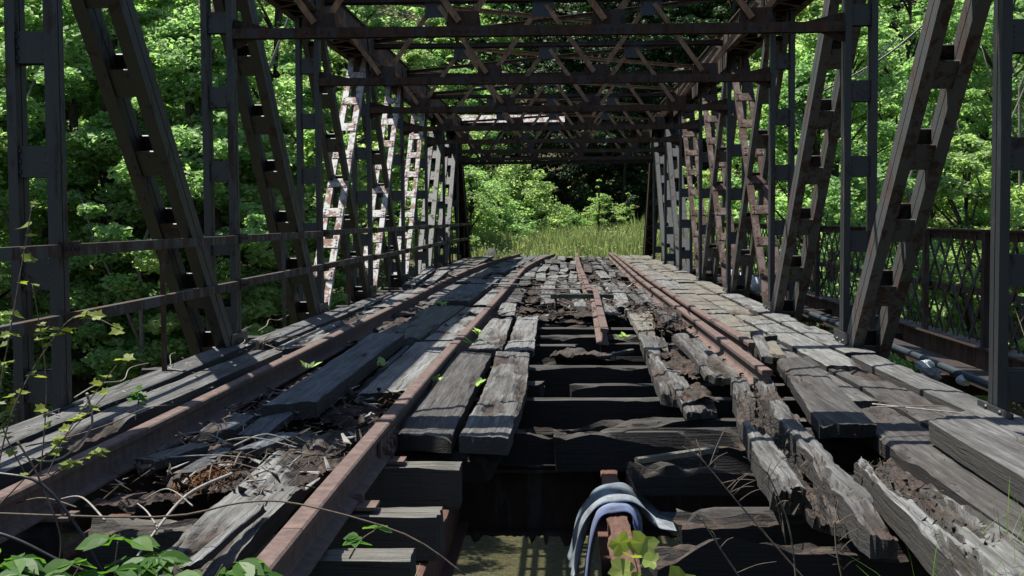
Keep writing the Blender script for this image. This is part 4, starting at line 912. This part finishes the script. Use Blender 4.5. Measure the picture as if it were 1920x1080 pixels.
# tulip-like sprigs at the bottom centre
o = empty('yellow_green_sprig', (.56, 5.0, -.4), 'bright yellow green lobed leaves in front of the draped cloth', 'sprig')
strand('stem', [(.56, 5.0, -.4), (.555, 5.0, -.2), (.53, 5.0, -.08)], .004, 'twig', '', '', .002, None, o)
lm = MB()
for (p, d, up, s) in [((.50, 5.0, -.09), (-.3, -.1, .55), (.1, -.8, .5), .10), ((.555, 5.0, -.10), (.35, .05, .9), (0, -.9, .3), .115), ((.50, 4.98, -.11), (-.25, -.3, -.75), (-.2, -.7, .5), .10), ((.53, 4.96, -.1), (-.1, -.5, .25), (0, -.5, .9), .085), ((.57, 4.98, -.11), (.7, -.2, -.1), (.1, -.7, .6), .075), ((.54, 4.98, -.16), (.1, -.3, -.8), (0, -.9, .2), .045)]:
    add_leaf(lm, p, d, up, s, 'tulip', .2)
build('leaves', lm, M['leaf_tulip'], o)
o = empty('yellow_green_sprig', (.68, 4.8, -.5), 'pale green lobed leaves at the bottom edge right of the stringer', 'sprig')
strand('stem', [(.68, 4.8, -.5), (.66, 4.8, -.28), (.65, 4.8, -.2)], .004, 'twig', '', '', .002, None, o)
lm = MB()
for (p, d, up, s) in [((.68, 4.8, -.20), (.3, .05, .6), (0, -.8, .5), .13), ((.64, 4.8, -.22), (-.6, 0, .3), (0, -.8, .5), .085), ((.67, 4.78, -.23), (.5, -.2, -.4), (0, -.8, .5), .10), ((.61, 4.8, -.18), (-.4, 0, .5), (0, -.8, .5), .06), ((.72, 4.8, -.25), (.9, 0, -.2), (0, -.8, .5), .08)]:
    add_leaf(lm, p, d, up, s, 'tulip', .2)
build('leaves', lm, M['leaf_tulip'], o)
# little plants in the deck joints
for i, (x, y, z) in enumerate([(-.62, 12.0, .05), (-.60, 12.9, .06), (-1.9, 10.7, -.02), (-1.3, 16.6, .1), (-1.45, 17.6, .06), (-.36, 9.2, .02), (-.70, 9.6, .0), (-1.24, 10.4, .03), (.85, 13.1, .0)]):
    lm = MB(); r = random.Random(80+i)
    for q in range(7): add_leaf(lm, (x+r.uniform(-.03, .03), y+r.uniform(-.03, .03), z), rdir(r, .3, 1.5), (0, 0, 1), r.uniform(.04, .10), 'ovate', .3)
    tag(build('seedling', lm, M['leaf_fresh'], None), 'tiny green seedling sprouting from a joint in the deck', 'seedling', 'seedlings in the deck joints')
# grass at the bottom right
def grass_tuft(name, c, n, h, spread, label, seed, m='grass', kind=None):
    r = random.Random(seed); mb = MB()
    for i in range(n):
        x = c[0]+r.gauss(0, spread); y = c[1]+r.gauss(0, spread*.6); z = c[2]; a = r.uniform(0, 2*math.pi); L_ = h*r.uniform(.5, 1.2); wv = r.uniform(.003, .006); le = r.uniform(.15, .75)
        d = Vector((math.cos(a), math.sin(a)*.6, 0)); s = Vector((-d.y, d.x, 0)); n0 = len(mb.v)
        for q in range(5):
            t = q/4; p = Vector((x, y, z))+d*(L_*le*t*t)+Vector((0, 0, L_*t*(1-.35*le*t))); ww = wv*(1-t*.92)
            mb.v.append(tuple(p-s*ww)); mb.v.append(tuple(p+s*ww))
        for q in range(4): mb.f.append((n0+2*q, n0+2*q+1, n0+2*q+3, n0+2*q+2))
    return tag(build(name, mb, M[m], None), label, 'grass', None, kind)
grass_tuft('grass_tuft', (1.85, 4.35, -.12), 26, .42, .12, 'grass tuft growing over the pale plank in the bottom right corner', 1)
grass_tuft('grass_tuft', (2.05, 4.9, -.1), 22, .36, .10, 'grass tuft at the right edge of the foreground', 2)
grass_tuft('grass_tuft', (1.55, 4.6, -.3), 10, .4, .08, 'thin grass blades under the end of the rotten timber', 3)
grass_tuft('grass_tuft', (-.3, 4.3, -.25), 3, .3, .03, 'single grass blades by the cut ties', 4)
# plastic litter and stones beyond the right truss foot
for i, (x, y, z, s, mk, lab) in enumerate([(3.55, 11.75, -.14, .08, 'litter_white', 'crumpled white plastic by the near right truss foot'), (3.50, 11.35, -.16, .08, 'stone', 'pale stone under the near right truss foot'), (3.62, 15.4, -.06, .09, 'litter_yellow', 'yellow plastic scrap behind the second right truss foot'), (3.7, 11.1, -.18, .06, 'litter_white', 'small white scrap beside the pipe')]):
    mb = MB(); r = random.Random(i); n0 = 0
    for a in range(7):
        for b_ in range(9):
            th = math.pi*a/6; ph = 2*math.pi*b_/9; rr = s*(.7+.6*r.random()); mb.v.append((x+rr*math.sin(th)*math.cos(ph), y+rr*math.sin(th)*math.sin(ph), z+rr*.7*math.cos(th)))
    mb.f = [(a*9+b_, a*9+(b_+1) % 9, (a+1)*9+(b_+1) % 9, (a+1)*9+b_) for a in range(6) for b_ in range(9)]
    tag(build('scrap' if 'litter' in mk else 'stone', mb, M[mk], None), lab, 'litter' if 'litter' in mk else 'stone')
mb = MB(); mb.quadbox([(-2.45, 43.4, -.2), (-1.95, 43.3, -.2), (-1.9, 44.0, -.2), (-2.4, 44.1, -.2), (-2.35, 43.6, .22), (-2.1, 43.5, .22), (-2.05, 43.9, .16), (-2.3, 44.0, .18)])
tag(build('concrete_block', mb, M['concrete']), 'weathered concrete block at the far end of the deck on the left', 'block')

# ------------------------------------------------------------------ trees
def leaves_np(C, N_, size, r_, aspect=.62):
    """one folded leaf (2 quads) per centre"""
    n = len(C); a = r_.uniform(0, 2*np.pi, n); d = np.stack([np.cos(a), np.sin(a), r_.uniform(-.6, .25, n)], -1); d /= np.linalg.norm(d, axis=1)[:, None]
    up = N_ + r_.normal(0, .55, (n, 3)); up -= d*(up*d).sum(1)[:, None]; up /= np.linalg.norm(up, axis=1)[:, None]+1e-9
    s = np.cross(d, up); sz = (size*r_.uniform(.6, 1.25, n))[:, None]
    V = np.stack([C-d*sz*.5, C+s*sz*aspect*.5+up*sz*.12, C+d*sz*.55-up*sz*.1, C-s*sz*aspect*.5+up*sz*.12], 1).reshape(-1, 3)
    return V, n
def fast_mesh(name, V, nq, m):
    me = bpy.data.meshes.new(name); me.vertices.add(len(V)); me.vertices.foreach_set('co', V.astype(np.float32).ravel())
    me.loops.add(nq*6); me.polygons.add(nq*2)
    b = np.arange(nq)[:, None]*4; li = (b+np.array([[0, 1, 2, 0, 2, 3]])).ravel()
    me.loops.foreach_set('vertex_index', li.astype(np.int32)); me.polygons.foreach_set('loop_start', np.arange(0, nq*6, 3, dtype=np.int32))
    me.polygons.foreach_set('loop_total', np.full(nq*2, 3, np.int32)); me.materials.append(m); me.update(calc_edges=True); return me
def make_tree(seed, H, R, base, nclump, nleaf, lsize, m, droop=.0, clr=.75):
    r_ = np.random.RandomState(seed); r = random.Random(seed)
    tb = MB(); lean = r.uniform(-.4, .4)
    tr = [(lean*(t**2)*1.2, .3*math.sin(t*3+seed), H*.86*t) for t in np.linspace(0, 1, 9)]
    tb.tube(tr, .012*H+.03, 8, .03)
    cl = []; limbs = int(nclump*.3)
    for i in range(nclump):
        t = base+(1-base)*r.random()**.9; z = H*t; prof_ = (math.sin(math.pi*min(1, (t-base)/(1-base)*.9+.12))**.6)
        a = r.uniform(0, 2*math.pi); rad = R*prof_*(r.random()**.5)
        c = np.array([rad*math.cos(a)+lean*t*t, rad*math.sin(a), z-droop*rad]); cl.append(c)
        if i < limbs:
            zz = max(.1, t-.12-.05*r.random()); k0 = int(zz*8/.86) if zz < .86 else 7; p0 = Vector(tr[min(8, k0)])
            tb.tube([p0, p0.lerp(Vector(c), .5)+Vector((0, 0, .25)), Vector(c)], .045, 5, .012)
    cl = np.array(cl); cr = r_.uniform(.45, 1.0, nclump)*clr
    idx = r_.randint(0, nclump, nleaf); off = r_.normal(0, 1, (nleaf, 3)); off /= np.linalg.norm(off, axis=1)[:, None]; off *= (r_.random_sample(nleaf)**.45)[:, None]
    off[:, 2] *= .5
    C = cl[idx]+off*cr[idx][:, None]
    rad_ = C*np.array([1, 1, 0])[None]; rad_ /= np.linalg.norm(rad_, axis=1)[:, None]+.3
    N_ = np.array([0, 0, .8])[None]+off*.5+rad_*.75
    V, n = leaves_np(C, N_, lsize, r_)
    return mkmesh('trunk', tb.v, tb.f, M['bark'], True), fast_mesh('crown', V, n, m)
variants = [make_tree(1, 9, 3.2, .10, 110, 21000, .16, M['leaf_tree'], 0, .62), make_tree(2, 10, 3.4, .12, 120, 22000, .16, M['leaf_tree'], 0, .62), make_tree(3, 8, 3.0, .06, 105, 19000, .155, M['leaf_fresh'], 0, .6),
            make_tree(4, 11, 3.3, .14, 120, 22000, .165, M['leaf_tree'], 0, .62), make_tree(5, 6.5, 2.8, .05, 90, 16000, .145, M['leaf_fresh'], 0, .6)]
dark_v = [make_tree(6, 18, 4.5, .04, 190, 24000, .24, M['leaf_shade_dark'], .25, .9), make_tree(7, 15, 4.2, .04, 170, 22000, .24, M['leaf_shade_dark'], .25, .9)]  # trees with the wood's shade put into dark leaf colour
shrub_v = [make_tree(8, 3.0, 1.7, .02, 60, 6500, .12, M['leaf_fresh'], 0, .55), make_tree(9, 2.2, 1.5, .02, 50, 5200, .11, M['leaf_tree'], 0, .5)]
sap_v = [make_tree(10, 4.2, .75, .25, 26, 1100, .14, M['leaf_fresh'], 0, .3), make_tree(11, 3.4, .6, .2, 22, 900, .13, M['leaf_fresh'], 0, .3)]
def plant(name, vv, x, y, s, rz, label, cat, group, zoff=-.15):
    z = float(terr(x, y))+zoff
    o = empty(name, (x, y, z), label, cat, group); o.rotation_euler = (0, 0, rz); o.scale = (s, s, s)
    for nm, me in (('trunk', vv[0]), ('crown', vv[1])):
        c = bpy.data.objects.new(nm, me); link(c, o)
    return o
def scatter(n, cond, mind, box, seed):
    r = random.Random(seed); pts = []; tries = 0
    while len(pts) < n and tries < 60000:
        tries += 1; x = r.uniform(box[0], box[1]); y = r.uniform(box[2], box[3])
        if cond(x, y) and all((x-a)**2+(y-b_)**2 > mind*mind for a, b_ in pts): pts.append((x, y))
    return pts
infov = lambda x, y, m_=.06: abs((x-.267)/max(y, 1)+.041) < .42+m_
left = scatter(44, lambda x, y: infov(x, y) and river_n(x, y) > 9.3 and x < -6.8 and not (x > -10.5 and y > 42), 3.5, (-36, -6, 22, 66), 3)
right = scatter(44, lambda x, y: infov(x, y) and river_n(x, y) > 9.3 and x > 7.5 and not (x < 10.5 and y > 42), 3.9, (7, 46, 34, 76), 4)
for i, (x, y) in enumerate(left):
    plant('broadleaf_tree', variants[(4, 2, 0, 4, 1, 2, 3)[i % 7]], x, y, rng.uniform(.85, 1.2), rng.uniform(0, 6.28), 'leafy green tree in the sunlit wood on the left bank', 'tree', 'trees of the left bank')
for i, (x, y) in enumerate(right):
    plant('broadleaf_tree', variants[(i*2+1) % 5], x, y, rng.uniform(.85, 1.3), rng.uniform(0, 6.28), 'leafy green tree in the wood beyond the right railing', 'tree', 'trees of the right bank')
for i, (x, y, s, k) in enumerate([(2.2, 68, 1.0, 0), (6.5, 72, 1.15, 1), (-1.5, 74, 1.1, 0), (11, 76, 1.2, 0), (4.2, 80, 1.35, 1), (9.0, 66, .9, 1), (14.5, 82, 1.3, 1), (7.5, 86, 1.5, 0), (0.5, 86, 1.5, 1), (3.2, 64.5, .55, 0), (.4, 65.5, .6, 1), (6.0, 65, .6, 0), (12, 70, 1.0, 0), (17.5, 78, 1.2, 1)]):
    plant('shade_dark_tree', dark_v[k], x, y, s, i*1.3, 'dark dense tree in the shaded wood behind the meadow', 'tree', 'dark trees behind the meadow')
for i, (x, y, s, k) in enumerate([(-6.2, 55, 1.0, 2), (-4.6, 61, .95, 0), (-8.0, 49, .9, 4), (-9.5, 58, 1.1, 1), (-5.5, 68, 1.2, 3), (7.4, 54, .9, 4), (9.2, 60, .95, 2), (-12, 66, 1.2, 3), (-3.0, 66, .9, 4)]):
    plant('broadleaf_tree', variants[k], x, y, s, i*.9, 'bright tree at the edge of the meadow beyond the bridge', 'tree', 'trees at the meadow edge')
for i, (x, y, s) in enumerate([(-4.4, 46, .8), (-5.6, 44.6, 1.0), (-3.4, 48.5, .8), (-4.6, 50, 1.1), (-6.6, 47.5, 1.2), (-2.9, 53, .9), (6.2, 47, .8), (5.4, 51, .9), (7.3, 45, 1.0), (-1.6, 60, 1.1), (6.8, 57, .8), (4.6, 62, .7), (-3.1, 46.5, 1.0), (-2.6, 50, 1.2), (-1.9, 55, 1.25), (-3.6, 52, 1.5), (-1.2, 58, 1.0), (.4, 61, .8), (2.2, 62, .8), (5.8, 54, .8), (5.2, 47.5, .6)]):
    plant('shrub', shrub_v[i % 2], x, y, s, i*1.1, 'green shrub at the edge of the meadow beyond the bridge', 'shrub', 'shrubs round the meadow')
for i, (x, y) in enumerate(scatter(34, lambda x, y: infov(x, y, .1) and 9.6 < river_n(x, y) < 15 and abs(x) > 5.5, 2.2, (-26, 34, 20, 60), 9)):
    plant('shrub', shrub_v[i % 2], x, y, rng.uniform(.7, 1.3), i*.7, 'green shrub on the %s river bank' % ('left' if x < 0 else 'right'), 'shrub', 'shrubs on the %s bank' % ('left' if x < 0 else 'right'))
for i, (x, y, s, lab) in enumerate([(1.75, 56, .72, 'tallest slender sapling standing alone in the meadow'), (.0, 58, .6, 'shorter sapling left of the tall one in the meadow'), (3.2, 59, .6, 'sapling right of the tall one in the meadow')]):
    plant('sapling', sap_v[i % 2], x, y, s, i, lab, 'sapling', None)
# saplings and shrub by the right truss feet
# trunks standing in the left wood
for i, (x, y, rr) in enumerate([(-11.4, 30.3, .16), (-10.4, 29.8, .2), (-8.3, 29.4, .17), (-7.9, 29.2, .2), (-12.9, 32, .2), (-9.3, 33.5, .15), (-14.6, 30.5, .18)]):
    o = empty('bare_trunk_tree', (x, y, float(terr(x, y))), 'dark tree trunk standing in the shade of the left bank', 'tree', 'dark trunks on the left bank')
    b = MB(); b.tube([(x, y, float(terr(x, y))-.3), (x+.1, y, 1.5), (x-.1, y+.1, 4), (x+.3, y, 6.5)], rr, 9, rr*.45); build('trunk', b, M['bark'], o, smooth=True)
    c = bpy.data.objects.new('crown', variants[i % 4][1]); link(c, o); c.location = (0, 0, 1.6); c.rotation_euler = (0, 0, i*1.7)
for i, (x, y) in enumerate([(-9.2, 27.5), (-12.2, 28.0), (-7.3, 31.5), (13.6, 41), (17.2, 47), (15.2, 43.5), (10.4, 39)]):
    z = float(terr(x, y)); b = MB(); b.tube([(x, y, z-.2), (x+.3, y, z+4), (x+.2, y, z+8), (x+1.2, y, z+10.5)], .11, 8, .012); b.tube([(x+.25, y, z+6), (x-.8, y, z+8.5), (x-1.1, y, z+9.5)], .045, 6, .008)
    tag(build('pale_trunk', b, M['bark_pale'], None, smooth=True), 'pale slender leafless trunk standing among the green leaves', 'tree', 'pale slender trunks')
# far wood as one mass on the rising ground
r_ = np.random.RandomState(77); n = 150000
FX = r_.uniform(-75, 85, n); FY = r_.uniform(62, 135, n)
kp = (np.abs(FX/FY) < .52) & ~((FY < 84) & (np.abs(FX-4) < 7)); FX = FX[kp]; FY = FY[kp]
hz_ = r_.random_sample(len(FX)); cl_ = fbm(FX*.28, FY*.28, 31, 3)
FZ = terr(FX, FY)+hz_*(6+11*cl_)
dd_ = fbm(FX*.7+FZ*.3, FZ*.8+FY*.2, 37, 3); kp = dd_ > .42; C = np.stack([FX, FY, FZ], -1)[kp]
V, nq = leaves_np(C, np.array([[0, -.2, 1.0]]).repeat(len(C), 0), .42, r_)
cen = ((C[:, 0]-.267)/C[:, 1] > -.03) & ((C[:, 0]-.267)/C[:, 1] < .17)  # central sector gets the leaves coloured as deep shade
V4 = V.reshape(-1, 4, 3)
for sel, mk, nm, lb in ((cen, 'leaf_shade_dark', 'distant_wood', 'shade-dark wooded hillside straight ahead behind the meadow'), (~cen, 'leaf_tree', 'distant_wood', 'green wooded hillside filling the background left and right')):
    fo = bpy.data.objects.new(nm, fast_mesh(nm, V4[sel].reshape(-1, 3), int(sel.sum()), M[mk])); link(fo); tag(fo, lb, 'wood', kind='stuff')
# undergrowth leaves over the banks
n = 60000; UX = r_.uniform(-34, 46, n); UY = r_.uniform(20, 78, n); nn = river_n(UX, UY); kp = (nn > 8.8) & (np.abs(UX/UY) < .5) & ~((np.abs(UX) < 5) & (UY < 60)); UX = UX[kp]; UY = UY[kp]
UZ = terr(UX, UY)+r_.random_sample(len(UX))**1.5*.7*(.3+fbm(UX*.6, UY*.6, 91, 3)*1.4)
V, nq = leaves_np(np.stack([UX, UY, UZ], -1), np.array([[0, -.1, 1.0]]).repeat(len(UX), 0), .17, r_)
uo = bpy.data.objects.new('undergrowth', fast_mesh('undergrowth', V, nq, M['leaf_fresh'])); link(uo); tag(uo, 'low leafy undergrowth covering the river banks', 'undergrowth', kind='stuff')
# meadow
n = 26000; mx_ = r_.uniform(-6.5, 8, n); my_ = 43.0+r_.random_sample(n)*20; mz = terr(mx_, my_); hh = (.25+1.3*fbm(mx_*.6, my_*.6, 15, 3)**1.5)*r_.uniform(.6, 1.15, n)*(.35+.65*sst(43, 46.5, my_))
an = r_.uniform(0, 6.28, n); bx_ = np.cos(an); by_ = np.sin(an); wv = .014; ln_ = r_.uniform(.05, .35, n)*hh
P0 = np.stack([mx_-by_*wv, my_+bx_*wv, mz], -1); P1 = np.stack([mx_+by_*wv, my_-bx_*wv, mz], -1); P2 = np.stack([mx_+bx_*ln_+by_*wv*.5, my_+by_*ln_, mz+hh], -1); P3 = np.stack([mx_+bx_*ln_*.4-by_*wv, my_+by_*ln_*.4, mz+hh*.6], -1)
V = np.stack([P0, P1, P2, P3], 1).reshape(-1, 3)
mo = bpy.data.objects.new('meadow_grass', fast_mesh('meadow_grass', V, n, M['meadow'])); link(mo); tag(mo, 'tall pale grass meadow beyond the far end of the bridge', 'grass', kind='stuff')

n = 9000; wx = r_.uniform(-6, 7.5, n); wy = 43.6+r_.random_sample(n)*19; wz = terr(wx, wy)+r_.random_sample(n)*(.25+.9*fbm(wx*.5, wy*.5, 15, 3))*(.3+.7*sst(43, 47, wy))
V, nq = leaves_np(np.stack([wx, wy, wz], -1), np.array([[-.2, -.4, 1.0]]).repeat(n, 0), .10, r_)
wo = bpy.data.objects.new('meadow_weeds', fast_mesh('meadow_weeds', V, nq, M['leaf_weed'])); link(wo); tag(wo, 'pale leafy weeds mixed into the meadow grass', 'weeds', kind='stuff')
